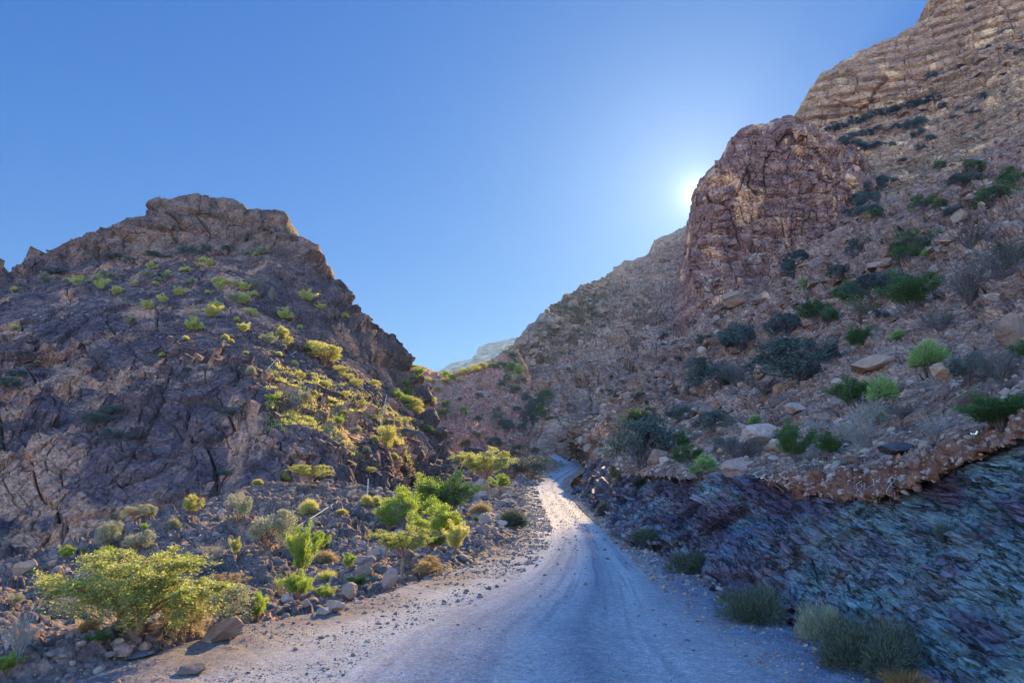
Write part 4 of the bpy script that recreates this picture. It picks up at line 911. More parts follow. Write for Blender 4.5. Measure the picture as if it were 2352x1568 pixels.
def boulder(px, py, w, h, label, mat='boulder', sub=3, group=None, tilt=(0, 0), name="boulder", seed=None, dep=.8):
    loc, dist = hit(px, py); depth = loc[1]
    ww, hh = w * depth / F0, h * depth / F0
    rg = np.random.default_rng(seed or int(px * 7 + py)); P, Fc = stone(sub + 1, rg, 1.0, 13)
    P = P * (1 + .16 * fbm(P * 2.6 + px, 4, 5)[:, None] + .03 * fbm(P * 9 + px, 3, 6)[:, None]) ; ext = P.max(0) - P.min(0); P = (P - (P.max(0) + P.min(0)) / 2) / ext
    P = P * [ww, ww * dep, hh]
    me = mesh_np("boulder", P, Fc, {"rnd": np.full(len(P), rg.random())}, smooth=False)
    o = obj(name, me, M[mat]); o.location = (loc[0], loc[1] + ww * dep * .2, loc[2] + hh * .38); o.rotation_euler = (tilt[0], tilt[1], rg.uniform(-.3, .3))
    return tag(o, label, "rock", group)

# ------------------------------------------------------------------ placed trees and plants
A = plant
A('acacia', 'olive', 1112, 1137, 168, 112, "flat topped olive acacia tree beside the far sunlit bend of the road")
A('acacia', 'olive', 922, 1320, 172, 112, "low umbrella shaped acacia at the sunlit road edge above the gully", sink=.02)
A('acacia', 'olive', 713, 1122, 118, 60, "small umbrella acacia on top of the rocky knoll below the left hill")
A('sprawl', 'olive', 305, 1462, 420, 195, "large sprawling yellow green acacia in the gully, the widest tree", sink=.0)
A('sprawl', 'straw', 425, 1468, 130, 110, "half dry straw coloured acacia beside the large sprawling one")
A('twiggy', 'pale', 42, 1508, 80, 105, "tall pale grey green shrub at the left edge above the verge", bark='grey')
A('leafy', 'bright', 14, 1545, 56, 42, "bright green leafy clump in the bottom left corner")
A('cushion', 'orange', 203, 1450, 44, 30, "rusty orange dry cushion under the large sprawling acacia")
A('leafy', 'green', 228, 1478, 50, 30, "low dark green clump below the rusty orange cushion")
A('shrub', 'pale', 520, 1432, 125, 92, "rounded grey green shrub at the verge right of the sprawling acacia")
A('twiggy', 'pale', 462, 1420, 66, 78, "silvery twig shrub between the sprawling acacia and the rounded shrub", bark='grey')
A('leafy', 'bright', 592, 1424, 52, 62, "upright bright green bush at the verge above reddish stones")
A('acacia', 'straw', 522, 1365, 98, 52, "small dry straw coloured umbrella shrub above the rounded grey green shrub")
A('leafy', 'bright', 690, 1330, 62, 120, "tall narrow bright green bush in the middle of the rubble bank")
A('leafy', 'bright', 684, 1372, 64, 60, "bright green bush just below the tall narrow one")
A('twiggy', 'yellow', 648, 1372, 46, 56, "yellowish twig tuft left of the tall narrow bright bush", bark='brown')
A('leafy', 'bright', 735, 1262, 40, 42, "small yellow green bush on rubble above the dry tan cushion")
A('cushion', 'straw', 746, 1290, 56, 26, "dry tan cushion on the rubble bank among grey stones")
A('leafy', 'bright', 802, 1306, 28, 36, "small upright bright bush alone on the grey rubble left of the low acacia")
A('grass', 'yellow', 750, 1332, 32, 22, "small yellow tuft below the dry tan cushion")
A('leafy', 'green', 824, 1348, 54, 28, "flat dark green bush at the verge left of the standing red stone")
A('leafy', 'bright', 746, 1372, 42, 30, "small green bush at the verge above the pale boulder")
A('shrub', 'pale', 612, 1258, 104, 86, "large grey green shrub beside the white pipe")
A('leafy', 'bright', 660, 1208, 16, 30, "thin bright green sprig above the white pipe")
A('cushion', 'green', 668, 1218, 34, 16, "flat olive cushion at the left end of the white pipe")
A('shrub', 'pale', 544, 1202, 52, 66, "upright pale shrub on dark bedrock left of the large grey green one")
A('leafy', 'yellow', 440, 1178, 38, 42, "small yellow bush at the top edge of dark bedrock below the cliff")
A('shrub', 'pale', 336, 1192, 44, 36, "pale bushy shrub at the cliff foot")
A('shrub', 'pale', 306, 1190, 40, 26, "low pale shrub touching the bushy one at the cliff foot")
A('cushion', 'pale', 398, 1212, 32, 24, "pale round shrub alone on dark bedrock below the cliff")
A('shrub', 'pale', 246, 1258, 54, 62, "tall pale shrub left of the twin green sprigs")
A('shrub', 'pale', 312, 1268, 62, 50, "broad pale shrub right of the tall pale one")
A('leafy', 'bright', 277, 1236, 18, 24, "green sprig between the tall and the broad pale shrub")
A('leafy', 'bright', 332, 1216, 16, 16, "tiny green sprig above the broad pale shrub")
A('leafy', 'bright', 155, 1282, 36, 30, "round bright green bush at the cliff foot near the left edge")
A('leafy', 'bright', 192, 1268, 13, 11, "tiny green tuft right of the round bright bush")
A('leafy', 'bright', 242, 1305, 54, 50, "bright yellow green bush behind the top of the sprawling acacia")
A('shrub', 'yellow', 112, 1356, 48, 34, "yellowish shrub left of the sprawling acacia")
A('shrub', 'pale', 122, 1376, 40, 26, "pale shrub just under the yellowish one left of the sprawling acacia")
A('shrub', 'pale', 32, 1392, 32, 28, "small pale shrub near the left edge on dark rock")
A('leafy', 'bright', 420, 1312, 42, 42, "bright green bush behind the right end of the sprawling acacia")
A('leafy', 'bright', 450, 1302, 28, 26, "small bright bush right of the one behind the sprawling acacia")
A('leafy', 'pale', 378, 1302, 34, 34, "pale leafy bush behind the middle of the sprawling acacia")
A('leafy', 'yellow', 540, 1274, 26, 38, "thin yellow bush on brown rubble below the upright pale shrub")
A('twiggy', 'straw', 484, 1286, 56, 38, "dry twig shrub on brown rubble", bark='grey')
A('cushion', 'yellow', 710, 1178, 46, 32, "round yellow green ball plant on the knoll right of the umbrella acacia")
A('cushion', 'yellow', 842, 1158, 30, 22, "left one of two yellow ball plants on the orange mound")
A('cushion', 'yellow', 864, 1157, 24, 19, "right one of two yellow ball plants on the orange mound")
A('cushion', 'yellow', 785, 1178, 27, 10, "flat yellow cushion at the upper end of the white pipe")
A('cushion', 'yellow', 648, 1100, 30, 18, "yellow ball plant under the left side of the knoll acacia")
A('cushion', 'yellow', 592, 1110, 24, 11, "small flat yellow plant on the knoll crest left of its acacia")
A('leafy', 'green', 1030, 1178, 118, 92, "dense dark green bush, the tallest of the roadside thicket")
A('leafy', 'bright', 982, 1184, 96, 88, "yellow green bush left of the dense dark green one")
A('leafy', 'bright', 936, 1207, 110, 84, "bright yellow green bush in the middle of the roadside thicket")
A('leafy', 'bright', 893, 1217, 60, 70, "bright leafy bush at the left end of the roadside thicket")
A('twiggy', 'pale', 918, 1224, 70, 72, "bare grey twig shrub in front of the roadside thicket", bark='grey')
A('leafy', 'bright', 1006, 1238, 104, 78, "bright green bush at the lower right of the roadside thicket")
A('leafy', 'green', 988, 1262, 80, 42, "low mid green bush under the roadside thicket")
A('leafy', 'yellow', 1046, 1268, 50, 68, "upright yellow green bush at the lower right end of the roadside thicket")
A('shrub', 'straw', 972, 1322, 74, 44, "straw yellow feathery bush under the right side of the low acacia")
A('cushion', 'straw', 1105, 1182, 54, 30, "tan dry cushion between the thicket and the road")
A('cushion', 'broom', 1176, 1206, 70, 38, "olive brown cushion at the edge of the sunlit road")
A('leafy', 'bright', 1150, 1124, 40, 36, "round bright green bush at the foot of the flat topped acacia")
A('leafy', 'green', 1092, 1198, 15, 12, "tiny green tuft in the stones right of the thicket")
A('shrub', 'blue', 1222, 1096, 84, 46, "dark green shrub mass in shade where the road bends")
A('shrub', 'blue', 1180, 1092, 60, 44, "dark shrub just behind the flat topped acacia")
A('leafy', 'green', 1347, 1078, 24, 30, "single green bush where the road vanishes round the corner")
# lit flank of the left hill
A('shrub', 'yellow', 745, 832, 76, 44, "biggest yellow shrub cluster high on the flank of the left hill")
A('shrub', 'yellow', 712, 812, 52, 34, "yellow shrub left of the biggest cluster on the hill flank")
A('leafy', 'bright', 628, 922, 34, 16, "flat bright green bush alone on the dark cliff of the left hill")
A('leafy', 'bright', 778, 978, 24, 24, "bright green bush standing out on the steep flank")
A('cushion', 'pale', 576, 860, 24, 22, "pale shrub on the dark cliff above the flat green bush")
A('shrub', 'yellow', 885, 1028, 40, 50, "yellow shrub below the thin white pole on the flank")
A('acacia', 'olive', 850, 1096, 38, 26, "tiny umbrella tree leaning from the shaded cliff foot")
A('shrub', 'pale', 700, 925, 22, 26, "pale shrub between the flat green bush and the lit flank")
A('shrub', 'pale', 628, 690, 20, 28, "tall pale shrub under the dark overhang of the summit")
A('shrub', 'pale', 582, 662, 24, 24, "grey shrub beside the dark overhang of the summit")
for px, py, w, h, lf in [(820, 880, 34, 18, 'yellow'), (860, 880, 30, 18, 'yellow'), (790, 905, 26, 14, 'yellow'), (835, 925, 30, 14, 'yellow'), (870, 945, 34, 16, 'pale'), (905, 905, 30, 18, 'bright'), (925, 915, 34, 20, 'bright'), (950, 935, 40, 26, 'yellow'),
                     (925, 880, 26, 16, 'bright'), (780, 850, 34, 20, 'yellow'), (800, 865, 24, 14, 'yellow'), (720, 900, 20, 10, 'yellow'), (760, 920, 22, 10, 'yellow'), (745, 880, 26, 14, 'yellow'), (905, 985, 26, 16, 'yellow'), (860, 1005, 20, 14, 'yellow'),
                     (935, 965, 24, 14, 'yellow'), (820, 985, 22, 12, 'pale'), (885, 965, 24, 12, 'yellow'), (842, 1030, 20, 14, 'pale'), (905, 1045, 20, 12, 'yellow'), (690, 860, 24, 12, 'yellow'), (660, 780, 26, 22, 'yellow'), (645, 760, 22, 26, 'yellow'), (848, 955, 18, 10, 'yellow'), (790, 945, 18, 9, 'yellow')]:
    A('shrub' if w > 23 else 'cushion', lf, px, py + h * .5, w, h, "small sunlit shrub on the grassy right flank of the left hill", group="sunlit shrubs on the hill flank", simple=True)
hill = [(85, 718), (258, 672, 1), (380, 663), (460, 656), (512, 675), (580, 716, 1), (620, 672), (635, 633), (590, 625), (568, 650), (672, 746, 1), (787, 685), (845, 650, 1), (865, 599, 1), (893, 687), (912, 664), (957, 652, 1), (965, 622), (1045, 605), (1075, 602), (1147, 588), (1205, 578, 1),
        (1163, 548), (1092, 684, 1), (1030, 753, 1), (1195, 740), (1233, 668), (1257, 714, 1), (1270, 660), (1293, 675), (1358, 688), (1405, 693), (1400, 722, 1), (1458, 743), (1420, 508), (1470, 515), (1500, 515, 1), (1235, 829, 1), (1215, 880, 2), (1340, 796, 2), (1390, 806, 2), (1440, 870, 1), (1360, 890),
        (1100, 855), (1105, 955, 2), (748, 912, 1), (845, 829, 1), (928, 792, 1), (1290, 993), (1325, 1015), (1065, 1000), (1540, 1033, 2), (1620, 986, 1), (1760, 785, 2), (1630, 889, 2), (1545, 980), (1625, 1045), (1600, 1090), (1408, 1085), (1838, 832, 1), (1720, 935), (1395, 963, 1), (1690, 1143), (930, 1095), (88, 938), (430, 690, 1), (1980, 870), (200, 1138)]
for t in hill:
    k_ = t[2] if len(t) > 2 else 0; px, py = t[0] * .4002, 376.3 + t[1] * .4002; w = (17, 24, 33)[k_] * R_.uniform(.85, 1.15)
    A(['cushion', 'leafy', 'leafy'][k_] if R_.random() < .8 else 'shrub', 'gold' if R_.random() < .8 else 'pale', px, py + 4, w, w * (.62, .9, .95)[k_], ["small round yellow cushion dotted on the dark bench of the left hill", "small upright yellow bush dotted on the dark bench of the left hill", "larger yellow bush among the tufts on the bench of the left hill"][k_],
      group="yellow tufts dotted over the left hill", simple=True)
for px, py, w, h in [(30, 640, 40, 24), (10, 650, 30, 20), (66, 632, 10, 7), (226, 543, 20, 10), (240, 536, 14, 10), (282, 520, 12, 10), (495, 458, 20, 6), (846, 765, 16, 9), (600, 487, 12, 5), (920, 838, 20, 14)]:
    A('twiggy', 'blue', px, py + 4, w, h, "dark twiggy shrub breaking the skyline of the left hill", bark='dark', group="shrubs on the left skyline", simple=True)
for px, py, w, h in [(430, 580, 34, 26), (350, 585, 30, 18), (470, 575, 22, 26), (515, 570, 22, 16), (260, 590, 34, 16), (300, 600, 30, 14), (130, 625, 40, 16), (380, 590, 30, 12), (30, 860, 40, 24), (20, 880, 50, 26), (250, 945, 40, 26), (235, 970, 50, 30), (255, 1000, 40, 26), (535, 950, 40, 24), (430, 850, 20, 16), (300, 1005, 24, 16), (265, 1190, 24, 24), (520, 1090, 30, 18), (205, 960, 36, 20)]:
    A('shrub', 'blue', px, py + h * .4, w, h, "dull dark shrub rooted in a crack of the left hill", group="dark shrubs in the cracks of the left hill", simple=True)
# dry grass on the lit nose of the hill
P_, s_, px_ = pick('left', 2600, 601, v0=.44, v1=.80, u0=.68, u1=.90, power=2.2, pmin=5, pmax=13, smax=1.2, clump=(7, .02))
rg = np.random.default_rng(602); Cg = np.repeat(P_, 12, 0); sg = np.repeat(s_, 12); ng = len(Cg)
Dg = rg.normal(0, .7, (ng, 3)) + [0, 0, 1.1]; Cg = Cg + rg.normal(0, .35, (ng, 3)) * sg[:, None] * [1, 1, .2]
V, Fq, rr = leaves(Cg, Dg, sg * rg.uniform(.5, 1, ng), sg * .13, rg, rg.random(ng))
tag(obj("dry_grass", mesh_np("dry_grass", V, Fq, {"rnd": rr}, smooth=False), L['yellow']), "low dry yellow grass covering the lit nose of the left hill", "grass", kind="stuff")
# head of the valley
for x, y, w, h, lf in [(450, 430, 90, 50, 'bright'), (510, 460, 80, 60, 'bright'), (550, 510, 90, 40, 'yellow'), (610, 530, 70, 30, 'yellow'), (690, 480, 60, 50, 'bright'), (740, 500, 70, 50, 'bright'), (700, 530, 80, 40, 'yellow'), (640, 590, 50, 40, 'bright'), (790, 525, 40, 22, 'yellow'), (430, 600, 80, 60, 'bright'), (350, 630, 90, 70, 'bright'), (430, 680, 160, 70, 'yellow'), (500, 660, 60, 40, 'yellow'), (580, 670, 90, 50, 'yellow'), (390, 430, 60, 60, 'green'),
                   (850, 460, 90, 40, 'yellow'), (920, 440, 90, 50, 'yellow'), (980, 420, 80, 50, 'yellow'), (800, 470, 60, 30, 'yellow'), (1060, 390, 70, 40, 'pale'), (470, 500, 80, 40, 'yellow')]:
    A('shrub' if lf != 'bright' else 'leafy', lf, 799.7 + x * .32, 705.6 + y * .32 + h * .16, w * .32, h * .34, "sunlit green bush along the rim of the red scree saddle", group="bushes along the saddle rim", simple=True)
for x, y, w, h in [(1145, 510, 60, 60), (1110, 560, 60, 60), (1185, 590, 90, 60), (1270, 660, 60, 90), (1400, 640, 120, 90), (1350, 700, 110, 90), (1290, 790, 100, 130), (1395, 750, 100, 90), (935, 645, 50, 50), (830, 750, 55, 70), (705, 700, 60, 60), (690, 765, 90, 60), (1060, 745, 60, 60), (1075, 790, 60, 70), (1130, 850, 110, 90), (1210, 730, 60, 36), (830, 975, 80, 50), (1050, 970, 100, 70), (1200, 1010, 80, 36), (1160, 1060, 130, 50), (560, 880, 100, 70),
                   (610, 900, 80, 50), (1240, 860, 60, 60), (1340, 1030, 60, 40), (1400, 1090, 70, 40), (1050, 425, 60, 40), (1160, 350, 90, 70), (1220, 400, 70, 60), (1180, 440, 80, 70), (1120, 420, 80, 50), (1230, 470, 60, 90), (1250, 520, 60, 60), (940, 800, 60, 36), (920, 920, 60, 50), (800, 660, 30, 26), (1010, 640, 20, 16), (1460, 800, 60, 30), (960, 770, 24, 16), (880, 590, 20, 14), (770, 830, 24, 16), (690, 930, 60, 36), (740, 900, 30, 20)]:
    A('shrub', 'blue' if R_.random() < .6 else 'green', 799.7 + x * .32, 705.6 + y * .32 + h * .16, w * .33, h * .36, "dark blue green shrub in shade at the head of the valley", bark='dark', group="dark shrubs at the head of the valley", simple=True)

# right slope: (x, y, w, h, kind, leaf, label)   x,y in the frame of the photograph
for px, py, w, h, kd, lf, lb in [
    (1482, 1242, 62, 36, 'broom', 'broom', "smallest dark bush on the right road edge, in front of black rubble"),
    (1388, 1180, 44, 34, 'broom', 'broom', "farthest dark bush at the right road edge beside black rock"),
    (1590, 1318, 100, 62, 'broom', 'broom', "second nearest but one dark bush at the right road edge, low and oval"),
    (1735, 1425, 165, 95, 'broom', 'broom', "broad dark broom bush at the right road edge left of the pale one"),
    (1885, 1470, 115, 100, 'broom', 'pale', "paler grey green broom bush behind the nearest roadside bush"),
    (1985, 1545, 215, 135, 'broom', 'broom', "nearest and largest dark broom bush at the right road edge"),
    (2172, 1245, 34, 46, 'grass', 'blue', "dull grass tuft hanging on the green rock face"),
    (2080, 1575, 90, 34, 'grass', 'orange', "brown dry grass at the bottom of the rock face"),
    (1828, 1062, 74, 100, 'leafy', 'green', "tall dark green bush above the soil band, left one of a pair"),
    (1900, 1048, 62, 56, 'leafy', 'green', "round dark green bush above the soil band, right one of a pair"),
    (1565, 1032, 38, 42, 'leafy', 'green', "small green bush above the mid green one over the purple rock"),
    (1582, 1072, 66, 52, 'leafy', 'green', "mid green bush on rubble above the purple rock face"),
    (1606, 1098, 74, 56, 'shrub', 'lime', "grey green shrub just under the mid green bush"),
    (1470, 1072, 112, 118, 'shrub', 'blue', "large dull green shrub mass above the pink rock outcrop"),
    (1455, 975, 76, 40, 'shrub', 'green', "green shrub top above the dull shrub mass"),
    (1510, 1040, 70, 60, 'shrub', 'blue', "blue grey shrub right of the large dull shrub mass"),
    (1470, 1116, 40, 24, 'cushion', 'broom', "olive cushion on the lip of the purple rock"),
    (1418, 1112, 34, 42, 'shrub', 'broom', "dark shrub hanging on the edge of the pink outcrop"),
    (1700, 1062, 90, 66, 'twiggy', 'blue', "grey twig shrub left of the tall dark green bush"),
    (1635, 990, 60, 50, 'shrub', 'blue', "dark grey shrub on rubble above the grey twig shrub"),
    (1736, 972, 32, 22, 'cushion', 'lime', "small light green cushion above the tall dark green bush"),
    (1980, 1030, 110, 80, 'twiggy', 'pale', "silvery twig shrub below the two tone green bush"),
    (2000, 985, 100, 70, 'twiggy', 'pale', "pale bare shrub touching the underside of the two tone green bush"),
    (1968, 935, 96, 72, 'leafy', 'green', "dark left half of the two tone green bush on the slope"),
    (2030, 915, 66, 56, 'cushion', 'lime', "light green right part of the two tone bush on the slope"),
    (2136, 836, 82, 58, 'cushion', 'lime', "large light green ball plant high on the slope"),
    (2068, 776, 42, 22, 'cushion', 'lime', "small light green ball plant up left of the large one"),
    (1973, 802, 56, 54, 'leafy', 'green', "green bush beside the brown boulder in mid slope"),
    (2095, 714, 116, 92, 'leafy', 'green', "broad dark green bush at the right end of the high thicket"),
    (1962, 700, 80, 60, 'leafy', 'green', "green bush at the left end of the high thicket"),
    (2030, 680, 110, 60, 'shrub', 'blue', "blue grey shrub behind the high thicket"),
    (1995, 730, 110, 60, 'twiggy', 'lime', "pale green twigs in the middle of the high thicket"),
    (1868, 738, 62, 56, 'leafy', 'green', "green bush left of the high thicket"),
    (1902, 746, 44, 44, 'shrub', 'green', "small green shrub between the high thicket and the bush left of it"),
    (1805, 770, 70, 56, 'shrub', 'blue', "blue grey shrub down left of the high thicket"),
    (1700, 805, 90, 66, 'shrub', 'blue', "dark blue green shrub in the left part of the mid slope"),
    (1650, 890, 110, 70, 'shrub', 'blue', "broad blue green shrub left of the bare twigs"),
    (1692, 885, 80, 56, 'twiggy', 'blue', "bare grey twigs beside the round brown boulder"),
    (1835, 880, 170, 96, 'shrub', 'blue', "largest blue green shrub, in the middle of the slope"),
    (1785, 820, 100, 60, 'twiggy', 'blue', "grey twig shrub above the largest blue green one"),
    (1880, 840, 80, 60, 'shrub', 'blue', "blue green shrub at the right of the largest one"),
    (2302, 985, 170, 84, 'leafy', 'green', "long green bush at the right edge above the soil band"),
    (2225, 880, 66, 66, 'shrub', 'blue', "dark shrub beside the tan boulder near the right edge"),
    (2300, 880, 110, 90, 'twiggy', 'blue', "dense dark twig shrub at the right edge"),
    (2345, 830, 44, 46, 'leafy', 'green', "green bush cut by the right edge of the view"),
    (2150, 1010, 90, 60, 'twiggy', 'pale', "grey twig shrub right of the silvery one"),
    (2160, 760, 80, 50, 'twiggy', 'blue', "thin grey twig shrub above the large light green ball"),
    (2230, 700, 90, 110, 'twiggy', 'blue', "leaning bare shrub near the top right of the slope"),
    (2300, 640, 110, 80, 'twiggy', 'blue', "purple grey bare shrub at the right edge high on the slope"),
    (2330, 610, 70, 60, 'shrub', 'broom', "dusty shrub above the bare one at the right edge"),
    (2230, 570, 90, 60, 'twiggy', 'blue', "grey shrub haze below the upper brown boulder"),
    (2105, 585, 76, 56, 'shrub', 'green', "dark green shrub in the upper part of the slope"),
    (2085, 600, 60, 34, 'shrub', 'green', "low green shrub touching the dark one in the upper slope"),
    (2130, 586, 26, 16, 'cushion', 'lime', "tiny light green cushion in the upper part of the slope"),
    (1973, 582, 40, 34, 'shrub', 'blue', "small dark grey shrub alone under the cliff foot"),
    (2190, 500, 34, 26, 'shrub', 'blue', "round dark shrub high on the slope"), (2120, 482, 46, 34, 'shrub', 'green', "green shrub high on the slope under the cliffs"),
    (2160, 484, 34, 30, 'shrub', 'green', "second green shrub high under the cliffs"), (2012, 502, 30, 24, 'shrub', 'green', "green shrub near the dark crevice"),
    (1925, 640, 46, 32, 'shrub', 'blue', "grey shrub above the green bush left of the high thicket"), (1860, 668, 40, 32, 'shrub', 'olive', "olive shrub on the cliff foot"),
    (2280, 475, 80, 50, 'shrub', 'green', "dark green thicket at the upper right"), (2330, 430, 60, 44, 'shrub', 'green', "green shrub at the right edge near the cliffs"), (2215, 430, 60, 34, 'shrub', 'blue', "blue grey shrub on the upper right ledge"),
    (2240, 400, 50, 30, 'shrub', 'green', "small green shrub below the right cliffs"), (2160, 390, 30, 20, 'shrub', 'green', "tiny green shrub below the right cliffs"),
    (1615, 780, 16, 12, 'shrub', 'blue', "tiny dark shrub on bare slabs left of the slope"), (1612, 792, 26, 22, 'shrub', 'blue', "dark shrub on the bare slabs"), (1465, 920, 30, 26, 'shrub', 'blue', "dark shrub at the left end of the bare slabs"),
    (1560, 970, 50, 36, 'shrub', 'blue', "blue grey shrub below the bare slabs"), (1755, 905, 60, 36, 'twiggy', 'blue', "grey twigs below the largest blue green shrub"), (1880, 990, 50, 30, 'twiggy', 'pale', "small grey twigs above the round dark green bush"),
    (2070, 960, 60, 36, 'twiggy', 'blue', "low grey twigs between silvery shrub and rubble"), (1790, 560, 14, 8, 'shrub', 'blue', "speck of dark shrub on the brown cliff"),
]:
    A(kd, lf, px, py, w, h, lb, bark='grey' if lf in ('pale',) else 'dark')
# ledges of the pale cliff and clefts
for x, y, w, h in [(960, 935, 110, 40), (1040, 910, 90, 40), (1150, 865, 90, 50), (1220, 850, 90, 40), (1300, 820, 100, 44), (1400, 800, 90, 50), (1450, 785, 90, 44), (1560, 750, 110, 40), (1620, 735, 90, 40), (1700, 705, 90, 44), (1690, 550, 60, 50), (1760, 760, 60, 50),
                   (1060, 1030, 110, 70), (1150, 1050, 130, 60), (1250, 1060, 110, 40), (1300, 1040, 60, 36), (1110, 985, 110, 50), (1230, 960, 90, 44), (1300, 930, 70, 30), (1450, 915, 90, 50), (1560, 900, 110, 70), (1610, 870, 70, 60), (1600, 965, 90, 50), (1420, 1035, 50, 30), (1680, 990, 50, 50), (1610, 1060, 60, 44),
                   (1200, 1380, 130, 110), (1290, 1340, 130, 90), (1230, 1440, 150, 110), (1130, 1420, 110, 90), (1170, 1520, 130, 90), (1390, 1290, 110, 70), (1280, 1500, 90, 60), (1100, 1530, 80, 60), (1470, 1160, 70, 30), (2060, 690, 50, 50), (1890, 775, 40, 30), (2210, 660, 30, 24), (1960, 70, 40, 30), (2110, 330, 40, 20), (2250, 360, 60, 30), (2320, 380, 60, 30), (2000, 800, 60, 30), (1840, 850, 50, 30), (2060, 900, 60, 30)]:
    A('shrub', 'blue', 1599.4 + x * .32, y * .32 + h * .16, w * .34, h * .36, "dark shrub on a ledge or in a cleft of the upper right cliffs", bark='dark', group="dark shrubs on the upper cliff ledges", simple=True)
for x, y, w, h in [(700, 390, 160, 90), (680, 450, 120, 90), (780, 370, 100, 60), (665, 500, 60, 50)]:
    A('shrub', 'blue', 1599.4 + x * .32, 470.4 + y * .32 + h * .16, w * .34, h * .36, "dark shrub packed in the shaded cleft at the foot of the brown cliff", bark='dark', group="shrubs in the cleft under the brown cliff", simple=True)
for i in range(60):
    px, py = R_.uniform(1230, 1700), R_.uniform(640, 980)
    if py < 1130 - (px - 1150) * .75 + 60: pass
    w = R_.uniform(6, 16)
    if py > 700 + (1400 - px) * .5:
        A('shrub', 'blue', px, py, w, w * .7, "speck like dark shrub on the grey stepped ridge", group="specks of shrub on the stepped ridge", simple=True)
for i in range(46):
    px = R_.uniform(1500, 2340); py = R_.uniform(480, 1040)
    if py > 1190 - (px - 1330) * .74 + 40 and py < 1050:
        w = R_.uniform(16, 46) * (.6 + .5 * (py - 480) / 500)
        A(R_.choice(['twiggy', 'twiggy', 'shrub']), R_.choice(['blue', 'pale', 'blue']), px, py, w, w * .75, "small grey twig shrub scattered on the rubble of the right slope", bark=R_.choice(['dark', 'grey']), group="small twig shrubs on the right slope", simple=False)

# ------------------------------------------------------------------ boulders
B = boulder
for px, py, w, h, lb, mt, tl in [
    (895, 1345, 32, 44, "standing reddish brown stone at the left road edge", 'stone_red', (0, .25)),
    (768, 1405, 48, 28, "pale pink boulder at the left road edge, the larger of two", 'stone_red', (0, 0)),
    (742, 1412, 34, 18, "grey flat boulder touching the pale pink one", 'stone_grey', (0, 0)),
    (505, 1472, 100, 44, "tilted red brown slab wedged in the verge below the rounded shrub", 'boulder', (0, -.45)),
    (275, 1508, 46, 30, "pointed pinkish rock on the verge mound", 'stone_red', (0, .2)),
    (436, 1548, 62, 22, "flat grey rock lying at the bottom left of the road", 'stone_grey', (0, -.1)),
    (320, 1512, 60, 16, "flat dark slab right of the pointed pinkish rock", 'stone_dark', (0, -.1)),
    (56, 1318, 50, 34, "cracked brown boulder at the cliff foot by the left edge", 'boulder', (0, -.3)),
    (150, 1420, 74, 56, "rounded brown rock under the left end of the sprawling acacia", 'boulder', (0, -.3)),
    (1141, 1134, 12, 22, "small upright orange stone by the road at the flat topped acacia", 'boulder', (0, .1)),
    (1116, 1134, 26, 22, "orange rock at the trunk of the flat topped acacia", 'boulder', (0, 0)),
    (1100, 1140, 18, 14, "small orange rock left of the one at the acacia trunk", 'boulder', (0, 0)),
    (1330, 1102, 42, 26, "brown slab tilted at the corner where the road turns", 'boulder', (0, -.5)),
    (1342, 1110, 20, 12, "pale round stone in front of the tilted brown slab", 'stone_red', (0, 0)),
    (1926, 776, 42, 28, "blocky tan boulder left of the mid slope green bush", 'boulder', (0, 0)),
    (1798, 800, 56, 24, "flat tan boulder above the largest blue green shrub", 'boulder', (0, .1)),
    (1750, 868, 44, 42, "round brown boulder left of the largest blue green shrub", 'boulder', (0, 0)),
    (2010, 850, 120, 44, "long grey brown rock ledge above the two tone bush", 'boulder', (0, -.2)),
    (2330, 790, 66, 84, "huge banded brown boulder at the right edge", 'boulder', (0, 0)),
    (2175, 870, 62, 48, "tan boulder right of the light green ball plant", 'boulder', (0, -.2)),
    (2210, 508, 60, 36, "upper brown boulder near the top of the slope", 'boulder', (0, -.5)),
    (2185, 552, 62, 30, "lower of two brown boulders near the top of the slope", 'boulder', (0, -.5)),
    (2285, 690, 46, 26, "pale grey boulder above the leaning bare shrub", 'stone_grey', (0, 0)),
    (2040, 610, 30, 20, "small orange brown boulder in the upper slope", 'boulder', (0, -.3)),
    (1744, 1015, 80, 50, "big pale brown rock left of the tall dark green bush", 'stone_red', (0, 0)),
    (1790, 1040, 60, 38, "brown rock between the big pale one and the tall green bush", 'boulder', (0, 0)),
    (1690, 1092, 60, 44, "cracked pinkish rock over the purple rock face", 'stone_red', (0, -.2)),
    (1515, 1062, 56, 40, "brown wedge rock right of the dull shrub mass", 'boulder', (0, -.4)),
    (1830, 950, 48, 30, "grey brown boulder in the rubble below the largest shrub", 'stone_red', (0, 0)),
    (1890, 968, 44, 26, "grey boulder right of the grey brown one in the rubble", 'stone_grey', (0, 0)),
    (2065, 1040, 76, 26, "bluish flat slab above the soil band", 'stone_dark', (0, -.1)),
    (1960, 1060, 46, 20, "flat grey slab above the middle of the soil band", 'stone_grey', (0, 0)),
    (2250, 930, 80, 36, "smooth pale slab near the long green bush at the right edge", 'stone_grey', (0, -.3)),
    (1690, 700, 76, 44, "rounded brown outcrop at the foot of the brown cliff", 'boulder', (0, -.2)),
    (1625, 960, 40, 34, "orange brown rock among shrubs on the left of the slope", 'boulder', (0, 0)),
]:
    B(px, py, w, h, lb, mt, tilt=tl)
rb_ = random.Random(5)
